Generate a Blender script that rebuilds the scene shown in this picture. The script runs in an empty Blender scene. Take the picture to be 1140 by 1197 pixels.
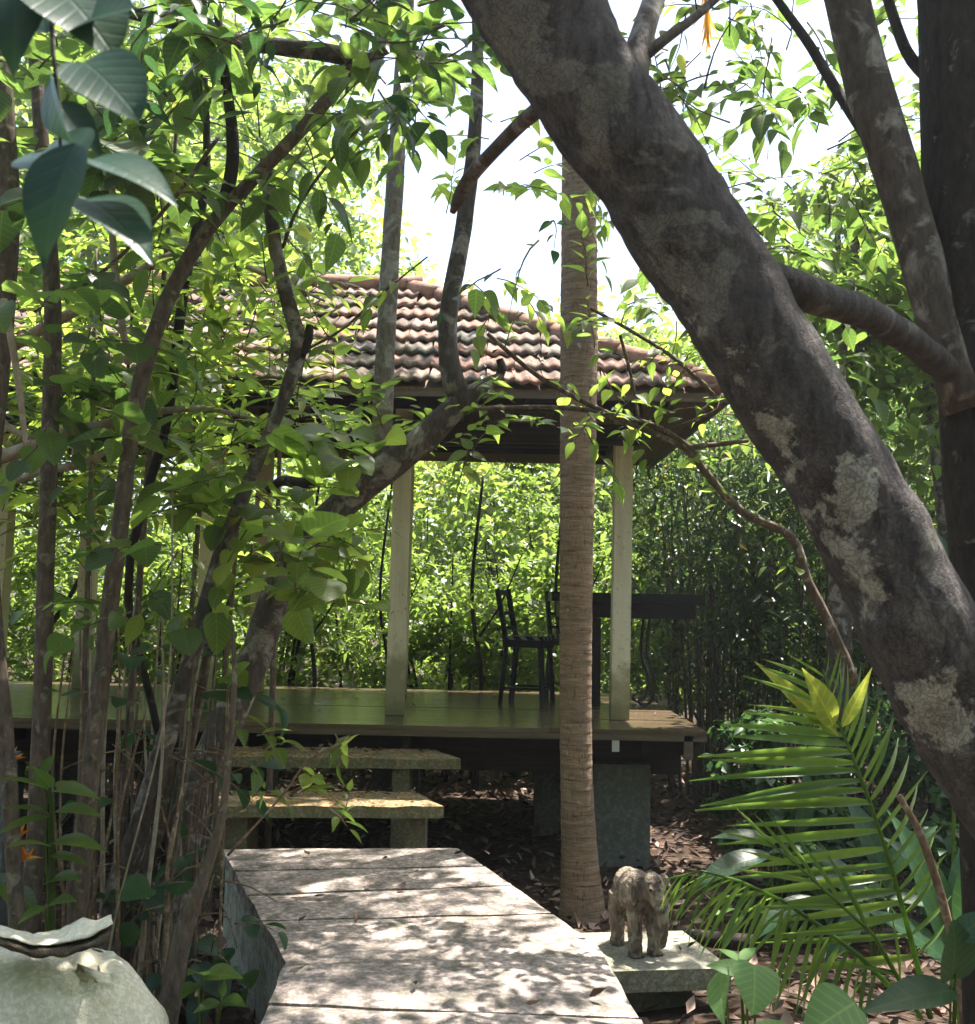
import bpy, math, random
import numpy as np
from mathutils import Vector, Matrix, noise as mnoise
R = math.radians
rng = np.random.default_rng(11)
random.seed(11)
S = bpy.context.scene
COL = S.collection
TAU = 2*math.pi

# ------------------------------------------------------------------ camera model
EYE = Vector((0, 0, 2.07)); FPX = 1222.0; CX, CY = 570.0, 598.5
PIT = math.atan((709-CY)/FPX); ROLL = R(1.15)
_f = Vector((0, math.cos(PIT), math.sin(PIT))); _r0 = Vector((1, 0, 0)); _u0 = Vector((0, -math.sin(PIT), math.cos(PIT)))
_r = math.cos(ROLL)*_r0 + math.sin(ROLL)*_u0
_u = -math.sin(ROLL)*_r0 + math.cos(ROLL)*_u0

def ray(px, py):
    return _f*FPX + _r*(px-CX) - _u*(py-CY)
def P(px, py, d):
    v = ray(px, py); return EYE + v*(d/v.y)
def PG(px, py, z):
    v = ray(px, py); return EYE + v*((z-EYE.z)/v.z)
def proj(a):
    a = np.asarray(a, float).reshape(-1, 3) - np.array(EYE)
    zc = a @ np.array(_f); zc = np.where(zc < .05, .05, zc)
    return CX + FPX*(a @ np.array(_r))/zc, CY - FPX*(a @ np.array(_u))/zc, a @ np.array(_f)

# ------------------------------------------------------------------ mesh builder
class MB:
    def __init__(s): s.mi = 0; s.m3 = []; s.m4 = []; s.uv = {}; s.v = []; s.f3 = []; s.f4 = []; s.r3 = []; s.r4 = []; s.n = 0; s.s3 = []; s.s4 = []
    def add(s, verts, faces, rnd=0.5, smooth=True):
        verts = np.asarray(verts, float).reshape(-1, 3); k = s.n
        s.v.append(verts); s.n += len(verts)
        t = [f for f in faces if len(f) == 3]; q = [f for f in faces if len(f) == 4]
        for arr, fl, rl, sl, ml_ in ((t, s.f3, s.r3, s.s3, s.m3), (q, s.f4, s.r4, s.s4, s.m4)):
            if arr:
                fl.append(np.array(arr, int)+k); rl.append(np.full(len(arr), rnd)); sl.append(np.full(len(arr), smooth)); ml_.append(np.full(len(arr), s.mi))
    def addnp(s, verts, f4=None, f3=None, r=None, smooth=True):
        k = s.n; s.v.append(verts); s.n += len(verts)
        if f4 is not None:
            s.f4.append(f4+k); s.r4.append(np.full(len(f4), .5) if r is None else r); s.s4.append(np.full(len(f4), smooth)); s.m4.append(np.full(len(f4), s.mi))
        if f3 is not None:
            s.f3.append(f3+k); s.r3.append(np.full(len(f3), .5) if r is None else r); s.s3.append(np.full(len(f3), smooth)); s.m3.append(np.full(len(f3), s.mi))
    def box(s, c, size, rot=None, rnd=.5, jit=0):
        x, y, z = [q/2 for q in size]
        v = np.array([[a*x, b*y, d*z] for d in (-1, 1) for b in (-1, 1) for a in (-1, 1)])
        if jit: v += rng.normal(0, jit, v.shape)
        if rot is not None: v = v @ np.array(Matrix(rot).to_3x3()).T
        s.add(v+np.array(c), [(0, 2, 3, 1), (4, 5, 7, 6), (0, 1, 5, 4), (2, 6, 7, 3), (0, 4, 6, 2), (1, 3, 7, 5)], rnd, False)
    def prism(s, poly, z0, z1, rnd=.5):
        n = len(poly)
        v = [(p[0], p[1], z0) for p in poly]+[(p[0], p[1], z1) for p in poly]
        f = [(i, (i+1) % n, n+(i+1) % n, n+i) for i in range(n)]
        c0 = len(v); cx = sum(p[0] for p in poly)/n; cy = sum(p[1] for p in poly)/n
        v += [(cx, cy, z0), (cx, cy, z1)]
        f += [((i+1) % n, i, c0) for i in range(n)]+[(n+i, n+(i+1) % n, c0+1) for i in range(n)]
        s.add(v, f, rnd, False)
    def tube(s, pts, rad, n=8, step=None, wob=0.0, wfreq=3.0, ring=None, rnd=.5, cap=True):
        pts = [Vector(p) for p in pts]
        if len(rad) == 2 and len(pts) > 2: rad = list(np.linspace(rad[0], rad[1], len(pts)))
        L = sum((pts[i+1]-pts[i]).length for i in range(len(pts)-1))
        if step is None: step = max(L/40, .03)
        C = []; RR = []
        for i in range(len(pts)-1):
            p0 = pts[i-1] if i else pts[0]*2-pts[1]; p1 = pts[i]; p2 = pts[i+1]
            p3 = pts[i+2] if i+2 < len(pts) else pts[-1]*2-pts[-2]
            m = max(1, int((p2-p1).length/step))
            for k in range(m):
                t = k/m
                C.append(.5*((2*p1)+(p2-p0)*t+(2*p0-5*p1+4*p2-p3)*t*t+(3*p1-p0-3*p2+p3)*t**3)); RR.append(rad[i]+(rad[i+1]-rad[i])*t)
        C.append(pts[-1]); RR.append(rad[-1])
        V = []; nrm = None; dist = 0
        for i, c in enumerate(C):
            t = (C[min(i+1, len(C)-1)]-C[max(i-1, 0)])
            t = t.normalized() if t.length > 1e-9 else Vector((0, 0, 1))
            if nrm is None:
                nrm = t.cross(Vector((.3, 1, .2))).normalized()
            nrm = (nrm-t*nrm.dot(t)).normalized(); b = t.cross(nrm)
            if i: dist += (c-C[i-1]).length
            for k in range(n):
                a = TAU*k/n; d = nrm*math.cos(a)+b*math.sin(a); r = RR[i]
                if ring: r *= ring(dist, a)
                if wob: r *= 1+wob*(mnoise.noise((c+d*RR[i])*wfreq)+.6*mnoise.noise((c+d*RR[i])*wfreq*2.7))
                V.append(c+d*r)
        F = [(i*n+k, i*n+(k+1) % n, (i+1)*n+(k+1) % n, (i+1)*n+k) for i in range(len(C)-1) for k in range(n)]
        if cap:
            e = len(V); V += [C[0], C[-1]]; l = (len(C)-1)*n
            F += [((k+1) % n, k, e) for k in range(n)]+[(l+k, l+(k+1) % n, e+1) for k in range(n)]
        s.add([tuple(v) for v in V], F, rnd, True)
    def ellipsoid(s, c, r, rot=None, nu=16, nv=10):
        v = []
        for j in range(nv+1):
            ph = math.pi*j/nv
            for i in range(nu):
                th = TAU*i/nu; v.append((r[0]*math.sin(ph)*math.cos(th), r[1]*math.sin(ph)*math.sin(th), r[2]*math.cos(ph)))
        v = np.array(v)
        if rot is not None: v = v @ np.array(Matrix(rot).to_3x3()).T
        s.add(v+np.array(c), [(j*nu+i, (j+1)*nu+i, (j+1)*nu+(i+1) % nu, j*nu+(i+1) % nu) for j in range(nv) for i in range(nu)])
    def leaves(s, pos, d, nrm, size, tpl, rnd=None):
        N = len(pos)
        if N == 0: return
        tv, tf = tpl; k = len(tv)
        d = d/np.maximum(np.linalg.norm(d, axis=1, keepdims=True), 1e-9)
        x = np.cross(d, nrm); x /= np.maximum(np.linalg.norm(x, axis=1, keepdims=True), 1e-9); z = np.cross(x, d)
        sz = np.asarray(size).reshape(-1, 1, 1)*np.ones((N, 1, 1))
        wf = (.78+.44*rng.random((N, 1, 1))) if N > 1 else 1.0; zf = (.4+1.5*rng.random((N, 1, 1))) if N > 1 else 1.0
        V = pos[:, None, :]+sz*(wf*tv[None, :, 0:1]*x[:, None, :]+tv[None, :, 1:2]*d[:, None, :]+zf*tv[None, :, 2:3]*z[:, None, :])
        rr = (rng.random(N) if N > 1 else np.array([rng.uniform(.3, .7)])) if rnd is None else rnd
        F = (tf[None]+(np.arange(N)*k)[:, None, None]).reshape(-1, tf.shape[1]); r = np.repeat(rr, len(tf))
        if k > 24: s.uv[len(s.v)] = np.tile(tv, (N, 1))
        if tf.shape[1] == 4: s.addnp(V.reshape(-1, 3), f4=F, r=r)
        else: s.addnp(V.reshape(-1, 3), f3=F, r=r)
    def mesh(s, name, off=(0, 0, 0)):
        me = bpy.data.meshes.new(name)
        V = np.concatenate(s.v)-np.array(off)
        F3 = np.concatenate(s.f3) if s.f3 else np.zeros((0, 3), int); F4 = np.concatenate(s.f4) if s.f4 else np.zeros((0, 4), int)
        r = np.concatenate(s.r3+s.r4); sm = np.concatenate(s.s3+s.s4)
        me.vertices.add(len(V)); me.vertices.foreach_set('co', V.astype(np.float32).ravel())
        nl = F3.size+F4.size; me.loops.add(nl); me.loops.foreach_set('vertex_index', np.concatenate([F3.ravel(), F4.ravel()]).astype(np.int32))
        me.polygons.add(len(F3)+len(F4))
        st = np.concatenate([np.arange(len(F3))*3, F3.size+np.arange(len(F4))*4]).astype(np.int32)
        me.polygons.foreach_set('loop_start', st)
        me.update(calc_edges=True)
        me.polygons.foreach_set('use_smooth', sm.astype(bool))
        a = me.attributes.new('rnd', 'FLOAT', 'FACE'); a.data.foreach_set('value', r.astype(np.float32))
        mi = np.concatenate(s.m3+s.m4)
        if mi.any(): me.polygons.foreach_set('material_index', mi.astype(np.int32))
        if s.uv:
            L = np.concatenate([s.uv.get(i, np.zeros((len(c), 3))+np.array([.5, 0, 0])) for i, c in enumerate(s.v)])
            b = me.attributes.new('luv', 'FLOAT_VECTOR', 'POINT'); b.data.foreach_set('vector', L.astype(np.float32).ravel())
        me.update()
        return me

ORG = {}
def part(mb, name, mat, root=None, local=False):
    off = (0, 0, 0) if (root is None or local) else ORG[root.name]
    me = mb.mesh(name, off)
    for m_ in (mat if isinstance(mat, (list, tuple)) else (mat,)): me.materials.append(m_)
    o = bpy.data.objects.new(name, me); COL.objects.link(o)
    ORG[o.name] = off
    if root is not None: o.parent = root
    return o
def thing(name, label, cat, loc=(0, 0, 0), rz=0, group=None):
    o = bpy.data.objects.new(name, None); COL.objects.link(o); o.location = loc; o.rotation_euler = (0, 0, rz)
    o.empty_display_size = .1
    o['label'] = label; o['category'] = cat
    if group: o['group'] = group
    ORG[o.name] = tuple(loc); return o
def tag(o, label, cat, group=None):
    o['label'] = label; o['category'] = cat
    if group: o['group'] = group
    return o
def struct(mb, name, mat, kind='structure', label=None, cat=None):
    o = part(mb, name, mat); o['kind'] = kind
    if label: o['label'] = label; o['category'] = cat
    return o
def dup(root, loc, rz, label):
    r = root.copy(); COL.objects.link(r); r.location = loc; r.rotation_euler = (0, 0, rz); r['label'] = label
    for ch in list(root.children):
        c = ch.copy(); COL.objects.link(c); c.parent = r
        for g in ch.children:
            e = g.copy(); COL.objects.link(e); e.parent = c
    return r

# ------------------------------------------------------------------ leaf templates
def tpl(n, prof, fold=.25, droop=.15, wave=0.0):
    v = []
    for i in range(n+1):
        t = i/n; w = max(prof(t), .004); z = -droop*t*t
        v += [(-w, t, z+w*fold+wave*math.sin(t*9)), (0, t, z), (w, t, z+w*fold+wave*math.sin(t*9+1.5))]
    f = []
    for i in range(n):
        a = i*3; f += [(a, a+1, a+4, a+3), (a+1, a+2, a+5, a+4)]
    return np.array(v, float), np.array(f, int)
ovate = lambda w: (lambda t: w*math.sin(math.pi*min(1, t)**.72)*(1-.25*t))
def heartp(t): return .46*math.sqrt(max(0, 1-((t-.30)/.70)**2 if t > .3 else 1-((.3-t)/.34)**2))*(1 if t < .55 else (1-(t-.55)*.75))
T_SMALL = (np.array([[0, 0, 0], [-.27, .42, .07], [0, 1, -.1], [.27, .42, .07], [0, .42, 0]], float), np.array([[0, 4, 1], [1, 4, 2], [0, 3, 4], [4, 3, 2]]))
T_BG = (np.array([[0, 0, 0], [-.27, .45, .06], [0, 1, -.12], [.27, .45, .06]], float), np.array([[0, 2, 1], [0, 3, 2]]))
T_NARROW = (T_SMALL[0]*np.array([.6, 1.1, 1]), T_SMALL[1]); T_WIDE = (T_SMALL[0]*np.array([1.35, .95, 1]), T_SMALL[1])
T_OV = tpl(8, ovate(.27), .3, .18)
T_LANCE = tpl(7, ovate(.15), .3, .22)
T_HEART = tpl(9, heartp, .22, .22)
T_HEARTBIG = tpl(14, heartp, .22, .25, .008)
T_OVBIG = tpl(14, ovate(.30), .25, .25, .008)
T_STRAP = tpl(10, lambda t: .031*math.sin(math.pi*(t*.9+.08)**.8), .5, .3)
T_BANANA = tpl(14, lambda t: .16*math.sin(math.pi*(t*.94+.04)**.85), .3, .35, .006)
T_DRY = tpl(3, ovate(.28), .6, -.3)

def unit(n): v = rng.normal(size=(n, 3)); return v/np.linalg.norm(v, axis=1, keepdims=True)
def sky_hole(pos):
    """the gap in the canopy that lets the sky through"""
    px, py, zc = proj(pos)
    return (zc > .2) & (((px-640)/200)**2+((py-120)/215)**2 < 1)

def blob_leaves(mb, c, r, nclump, per, size, template=T_BG, droop=.4, keep=None, clr=.35, shell=.55):
    """leaf clumps spread through an ellipsoid: uneven outline, gaps, light and dark"""
    u = unit(nclump); rad = shell+(1-shell)*rng.random((nclump, 1))**.5
    rad *= 1+.22*rng.normal(size=(nclump, 1))
    cc = np.array(c)+u*rad*np.array(r)
    cr = clr*np.mean(r)*(.6+.8*rng.random((nclump, 1)))
    pos = np.repeat(cc, per, 0)+unit(nclump*per)*np.repeat(cr, per, 0)*(rng.random((nclump*per, 1))**.6)*np.array([1.15, 1.15, .75])
    d = unit(len(pos)); d[:, 2] = d[:, 2]*.6-droop
    nr = rng.normal(0, .45, (len(pos), 3)); nr[:, 2] += 1
    if keep is not None:
        k = keep(pos); pos, d, nr = pos[k], d[k], nr[k]
    sz = size*(.6+.8*rng.random(len(pos)))
    rn = np.clip(np.repeat(rng.random(nclump), per)[:len(pos)]*.5+rng.random(len(pos))*.5, 0, 1)
    mb.leaves(pos, d, nr, sz, template, rn)
    return cc

def spray(mw, ml, p, d, length, n, size, template, droop=.5, r=.004, up=1.0):
    """a twig with alternate leaves"""
    p = Vector(p); d = Vector(d).normalized(); pts = [p.copy()]; dirs = [d.copy()]
    m = 6
    for i in range(m):
        d = (d+Vector((random.gauss(0, .12), random.gauss(0, .12), random.gauss(0, .1)-droop/m))).normalized()
        p = p+d*(length/m); pts.append(p.copy()); dirs.append(d.copy())
    if mw is not None:
        if mw is ml: mw.mi = 1
        mw.tube(pts, [r, r*.35], 5, step=length/m); mw.mi = 0
    pos = []; dd = []; nn = []
    for i in range(n):
        t = .12+.88*i/(max(1, n-1)); k = min(m-1, int(t*m)); q = pts[k].lerp(pts[k+1], t*m-k); e = dirs[k+1]
        side = e.cross(Vector((0, 0, 1))); side = side.normalized() if side.length > .1 else Vector((1, 0, 0))
        sg = 1 if i % 2 else -1
        if i == n-1: sg = 0
        v = e*(.55+.5*random.random())+side*sg*(.7+.4*random.random())+Vector((random.gauss(0, .2), random.gauss(0, .2), random.gauss(-.15, .25)))
        pos.append(q+v.normalized()*size*.12); dd.append(v); nn.append(Vector((random.gauss(0, .35), random.gauss(0, .35)-.15, up)))
    sz = size*(.5+.8*rng.random(n))
    ml.leaves(np.array(pos), np.array(dd), np.array(nn), sz, template)
# ------------------------------------------------------------------ materials
class NT:
    def __init__(s, name):
        s.m = bpy.data.materials.new(name); s.m.use_nodes = True; s.t = s.m.node_tree; s.t.nodes.clear()
        s.out = s.t.nodes.new('ShaderNodeOutputMaterial')
    def n(s, typ, _p=None, **kw):
        o = s.t.nodes.new('ShaderNode'+typ)
        for k, v in (_p or {}).items(): setattr(o, k, v)
        for k, v in kw.items():
            i = o.inputs[int(k[1:])] if k[0] == 'i' and k[1:].isdigit() else o.inputs[k.replace('_', ' ')]
            if isinstance(v, bpy.types.NodeSocket): s.t.links.new(v, i)
            else: i.default_value = v
        return o
    def ramp(s, fac, stops, interp='LINEAR'):
        o = s.t.nodes.new('ShaderNodeValToRGB'); s.t.links.new(fac, o.inputs[0]); cr = o.color_ramp; cr.interpolation = interp
        while len(cr.elements) < len(stops): cr.elements.new(.5)
        for e, (p, c) in zip(cr.elements, stops):
            e.position = p; e.color = (*c, 1) if len(c) == 3 else c
        return o.outputs[0]
    def mix(s, f, a, b, blend='MIX'):
        o = s.t.nodes.new('ShaderNodeMix'); o.data_type = 'RGBA'; o.blend_type = blend
        for i, v in ((0, f), (6, a), (7, b)):
            if isinstance(v, bpy.types.NodeSocket): s.t.links.new(v, o.inputs[i])
            elif i == 0: o.inputs[0].default_value = v
            else: o.inputs[i].default_value = (*v, 1) if len(v) == 3 else v
        return o.outputs[2]
    def obj(s, scale=(1, 1, 1)):
        tc = s.n('TexCoord'); return s.n('Mapping', Vector=tc.outputs['Object'], Scale=scale).outputs[0]
    def noise(s, vec, scale, detail=5, rough=.6, dist=0):
        return s.n('TexNoise', Vector=vec, Scale=scale, Detail=detail, Roughness=rough, Distortion=dist).outputs[0]
    def bump(s, h, strength=.5, dist=.02, normal=None):
        kw = dict(Height=h, Strength=strength, Distance=dist)
        if normal is not None: kw['Normal'] = normal
        return s.n('Bump', **kw).outputs[0]
    def attr(s, name='rnd'):
        return s.n('Attribute', {'attribute_name': name}).outputs['Fac']
    def done(s, color, rough=.8, bump=None, spec=.3, metal=0):
        kw = dict(Base_Color=color, Roughness=rough, Metallic=metal)
        if bump is not None: kw['Normal'] = bump
        if not isinstance(color, bpy.types.NodeSocket): kw['Base_Color'] = (*color, 1)
        p = s.n('BsdfPrincipled', **kw); p.inputs['Specular IOR Level'].default_value = spec
        s.t.links.new(p.outputs[0], s.out.inputs[0]); return s.m

def leaf_mat(name, c0, c1, c2, trans=.45, rough=.38, tcol=(1.25, .98, .45), spec=.5, stray=(.20, .19, .035), veins=0):
    q = NT(name); r = q.attr()
    col = q.ramp(r, [(0, c0), (.55, c1), (.972, c2), (1, stray)])
    v = q.obj(); col = q.mix(q.ramp(q.noise(v, 14, 3), [(.35, (.0,)*3), (.7, (.35,)*3)]), col, (c0[0]*1.1, c0[1]*.9, c0[2]))
    kw = {}
    if veins:
        xyz = q.n('SeparateXYZ', Vector=q.n('Attribute', {'attribute_name': 'luv'}).outputs['Vector']); ax = q.n('Math', {'operation': 'ABSOLUTE'}, i0=xyz.outputs[0]).outputs[0]
        ph = q.n('Math', {'operation': 'SUBTRACT'}, i0=xyz.outputs[1], i1=q.n('Math', {'operation': 'MULTIPLY'}, i0=ax, i1=.8).outputs[0]).outputs[0]
        sn = q.n('Math', {'operation': 'SINE'}, i0=q.n('Math', {'operation': 'MULTIPLY'}, i0=ph, i1=44.0).outputs[0]).outputs[0]
        side = q.ramp(sn, [(.55, (0,)*3), (1, (.5,)*3)]); rib = q.ramp(ax, [(.006, (1,)*3), (.020, (0,)*3)])
        vv = q.n('Math', {'operation': 'MAXIMUM'}, i0=side, i1=rib).outputs[0]
        col = q.mix(q.n('Math', {'operation': 'MULTIPLY'}, i0=vv, i1=veins).outputs[0], col, (c2[0]*2.0, c2[1]*1.7, c2[2]*1.6))
        kw['Normal'] = q.bump(q.n('Math', {'operation': 'MULTIPLY_ADD'}, i0=vv, i1=-1.0, i2=q.n('Math', {'operation': 'MULTIPLY'}, i0=q.noise(v, 60, 4), i1=.9).outputs[0]).outputs[0], .16, .004)
    p = q.n('BsdfPrincipled', Base_Color=col, Roughness=rough, **kw); p.inputs['Specular IOR Level'].default_value = spec
    tc = q.mix(1.0, col, (min(1, tcol[0]), min(1, tcol[1]), tcol[2]), 'MULTIPLY')
    g = q.n('HueSaturation', Color=tc, Value=3.4, Saturation=.9)
    t = q.n('BsdfTranslucent', Color=g.outputs[0])
    m = q.n('MixShader', i0=trans, i1=p.outputs[0], i2=t.outputs[0]); q.t.links.new(m.outputs[0], q.out.inputs[0])
    return q.m

M = {}
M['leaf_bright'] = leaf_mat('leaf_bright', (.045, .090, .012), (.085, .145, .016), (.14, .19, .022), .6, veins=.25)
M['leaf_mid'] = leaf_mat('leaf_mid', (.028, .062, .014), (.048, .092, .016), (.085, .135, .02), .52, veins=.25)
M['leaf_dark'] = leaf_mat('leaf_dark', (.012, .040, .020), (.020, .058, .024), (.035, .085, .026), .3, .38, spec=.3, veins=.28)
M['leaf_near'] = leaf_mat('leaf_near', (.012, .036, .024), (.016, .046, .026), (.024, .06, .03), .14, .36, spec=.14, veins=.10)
M['leaf_far'] = leaf_mat('leaf_far', (.055, .10, .020), (.10, .155, .026), (.18, .22, .04), .58, .45)
M['leaf_yellow'] = leaf_mat('leaf_yellow', (.08, .13, .014), (.15, .19, .018), (.24, .24, .03), .55, .45, veins=.3)
M['leaf_bamboo'] = leaf_mat('leaf_bamboo', (.024, .058, .016), (.042, .085, .022), (.09, .12, .035), .35, .4)
M['frond'] = leaf_mat('frond', (.040, .090, .012), (.075, .14, .014), (.12, .19, .02), .5, .33, stray=(.10, .16, .02))
M['frond_dead'] = leaf_mat('frond_dead', (.30, .19, .02), (.42, .28, .03), (.5, .36, .05), .5, .5, (1, .9, .4))
M['leaf_pale'] = leaf_mat('leaf_pale', (.07, .15, .05), (.10, .20, .07), (.16, .27, .09), .3, .45, spec=.2, veins=.3)

def bark(name, c0, c1, lichen, lsc=6, lamt=(.52, .60), vs=(1, 1, .35), rough=.85, bs=.6, fine=40, spots=None):
    q = NT(name); v = q.obj(vs); v1 = q.obj()
    n1 = q.noise(v, fine, 6, .65); col = q.ramp(n1, [(.3, c0), (.7, c1)])
    n2 = q.noise(v1, lsc, 6, .62, .6); msk = q.ramp(n2, [(lamt[0], (0, 0, 0)), (lamt[1], (1, 1, 1))])
    n3 = q.noise(v1, lsc*5, 4, .6)
    if spots:      # growths with a place and outline of their own
        tc = q.n('TexCoord').outputs['Object']; acc = None; wb = q.n('Math', {'operation': 'MULTIPLY_ADD'}, i0=q.noise(v1, 11, 8, .72), i1=.40, i2=-.20).outputs[0]
        for (cx_, cy_, cz_, rr_) in spots:
            dd = q.n('VectorMath', {'operation': 'DISTANCE'}, i0=tc, i1=(cx_, cy_, cz_)).outputs['Value']
            e = q.n('Math', {'operation': 'ADD'}, i0=dd, i1=wb).outputs[0]
            mk = q.n('MapRange', Value=e, From_Min=rr_, From_Max=rr_-.016, To_Min=0, To_Max=1).outputs[0]
            acc = mk if acc is None else q.n('Math', {'operation': 'MAXIMUM'}, i0=acc, i1=mk).outputs[0]
        msk = q.n('Math', {'operation': 'MAXIMUM'}, i0=acc, i1=q.n('Math', {'operation': 'MULTIPLY'}, i0=msk, i1=.35).outputs[0]).outputs[0]
    col = q.mix(q.n('Math', {'operation': 'MULTIPLY'}, i0=msk, i1=q.ramp(n3, [(.25, (.3,)*3), (.6, (1,)*3)])).outputs[0], col, lichen)
    h = q.n('Math', {'operation': 'ADD'}, i0=n1, i1=q.noise(v, fine*.25, 4)).outputs[0]
    if spots:
        ck = q.n('TexVoronoi', {'feature': 'DISTANCE_TO_EDGE'}, Vector=q.mix(.25, q.n('Mapping', Vector=v1, Rotation=(0, R(-32), 0), Scale=(1, 1, .3)).outputs[0], q.n('TexNoise', Vector=v1, Scale=18, Detail=4).outputs['Color']), Scale=34).outputs['Distance']
        cm = q.ramp(ck, [(0, (.28,)*3), (.09, (0,)*3)]); col = q.mix(cm, col, (.018, .014, .012)); h = q.n('Math', {'operation': 'SUBTRACT'}, i0=h, i1=cm).outputs[0]
    return q.done(col, rough, q.bump(h, bs, .012), .2)
LS = [tuple(P(a, b, d) - Vector((1.5, 2.25, 0)))+(r*.98+.004,) for a, b, d, r in ((890, 500, 2.12, .035), (912, 545, 2.12, .05), (935, 590, 2.1, .06), (985, 590, 2.08, .075), (958, 640, 2.1, .075), (1010, 655, 2.08, .05), (930, 612, 2.15, .05), (1000, 700, 2.1, .06), (985, 735, 2.12, .035), (1095, 830, 2.1, .07), (1065, 840, 2.12, .04), (1085, 905, 2.12, .03), (770, 345, 2.12, .035), (800, 385, 2.13, .02), (860, 430, 2.12, .02))]
M['bark_big'] = bark('bark_big', (.032, .028, .028), (.125, .108, .100), (.40, .375, .31), 3.2, (.575, .615), (1, 1, .35), .85, 1.0, 34, LS)
M['bark_grey'] = bark('bark_grey', (.04, .032, .027), (.12, .095, .08), (.30, .27, .24), 7, (.50, .60), (1, 1, .4))
M['bark_brown'] = bark('bark_brown', (.05, .040, .031), (.175, .13, .10), (.24, .21, .16), 16, (.56, .64))
M['bark_pale'] = bark('bark_pale', (.12, .10, .08), (.26, .22, .18), (.38, .36, .32), 9, (.5, .6))
M['bark_dark'] = bark('bark_dark', (.012, .010, .009), (.045, .035, .028), (.14, .13, .11), 14, (.6, .68))
M['twig'] = bark('twig', (.05, .035, .026), (.15, .11, .08), (.3, .26, .2), 20, (.55, .65))
M['twig_pale'] = bark('twig_pale', (.22, .17, .12), (.42, .34, .26), (.45, .42, .36), 20, (.5, .65))
M['dry'] = bark('dry', (.10, .06, .035), (.26, .17, .11), (.4, .3, .22), 20, (.5, .65))

def palm_bark():
    q = NT('palm_bark'); v = q.obj(); w = q.n('TexWave', {'wave_type': 'BANDS', 'bands_direction': 'Z', 'wave_profile': 'SAW'}, Vector=v, Scale=4.1, Distortion=2.6, Detail=5, Detail_Scale=1.2, Detail_Roughness=.7).outputs['Fac']
    hs = q.noise(q.obj((1, 1, 7)), 7, 6, .7); vsn = q.noise(q.obj((1, 1, .25)), 60, 5, .65); big = q.noise(v, 4, 6, .7)
    col = q.ramp(hs, [(.3, (.15, .10, .068)), (.55, (.29, .20, .135)), (.75, (.38, .285, .20))])
    e = q.n('Math', {'operation': 'MULTIPLY_ADD'}, i0=q.noise(v, 16, 5, .7), i1=.30, i2=w).outputs[0]
    ring = q.ramp(e, [(.13, (.9,)*3), (.20, (0,)*3)]); col = q.mix(ring, col, (.06, .04, .028))
    col = q.mix(q.ramp(vsn, [(.34, (.75,)*3), (.42, (0,)*3)]), col, (.08, .055, .04))
    col = q.mix(q.ramp(big, [(.52, (0,)*3), (.68, (.55,)*3)]), col, (.12, .105, .085))
    col = q.mix(q.ramp(q.noise(v, 20, 4), [(.64, (0,)*3), (.72, (.7,)*3)]), col, (.44, .40, .34))
    h = q.n('Math', {'operation': 'SUBTRACT'}, i0=q.n('Math', {'operation': 'ADD'}, i0=hs, i1=vsn).outputs[0], i1=ring).outputs[0]
    return q.done(col, .88, q.bump(h, .6, .014), .2)
M['palm_bark'] = palm_bark()

def concrete(name, c0, c1, stain, moss, mosslev=(.55, .75), sc=3, bs=.35, rough=.85, litter=None, streak=False):
    q = NT(name); v = q.obj(); vs = q.obj((1, 1, .12)) if streak else v
    a = q.noise(vs, sc, 7, .65); b = q.noise(v, sc*11, 5, .6)
    col = q.ramp(a, [(.3, c0), (.7, c1)])
    col = q.mix(q.ramp(b, [(.45, (.65,)*3), (.62, (0,)*3)]), col, stain)
    col = q.mix(q.ramp(q.noise(v, sc*2.3, 6, .7, .4), [(mosslev[0], (0,)*3), (mosslev[1], (.85,)*3)]), col, moss)
    if litter:
        vo = q.n('TexVoronoi', Vector=v, Scale=55).outputs['Color']
        g = q.n('SeparateColor', Color=vo)
        lc = q.ramp(g.outputs[0], [(0, (.10, .05, .025)), (.5, (.30, .19, .09)), (1, (.45, .33, .17))])
        geo = q.n('NewGeometry'); nz = q.n('SeparateXYZ', Vector=geo.outputs['Normal']).outputs[2]
        mk = q.n('Math', {'operation': 'MULTIPLY'}, i0=q.ramp(nz, [(.5, (0,)*3), (.8, (1,)*3)]), i1=q.ramp(q.noise(v, 5, 4), [(.38, (0,)*3), (.52, (1,)*3)])).outputs[0]
        col = q.mix(mk, col, lc)
    return q.done(col, rough, q.bump(q.n('Math', {'operation': 'ADD'}, i0=a, i1=b).outputs[0], bs, .02), .3)
M['path'] = concrete('path_concrete', (.36, .295, .262), (.70, .565, .505), (.12, .105, .092), (.10, .095, .07), (.455, .63), 3.2, .8)
M['path_side'] = concrete('path_side', (.42, .42, .36), (.58, .57, .50), (.26, .265, .22), (.05, .065, .03), (.45, .7), 4, .4, streak=True)
M['step'] = concrete('step_concrete', (.22, .19, .12), (.36, .31, .21), (.10, .09, .05), (.14, .14, .05), (.45, .7), 4, .6, litter=True)
M['step_leg'] = concrete('step_leg', (.20, .17, .11), (.30, .26, .18), (.10, .09, .06), (.10, .10, .05), (.5, .7), 5, .5)
M['plinth'] = concrete('plinth_stone', (.26, .25, .20), (.42, .40, .32), (.14, .13, .10), (.15, .16, .08), (.5, .7), 5, .5)
M['pier'] = concrete('pier_plaster', (.15, .155, .15), (.24, .24, .235), (.10, .10, .095), (.08, .085, .07), (.6, .8), 2.5, .2, streak=True)
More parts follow.
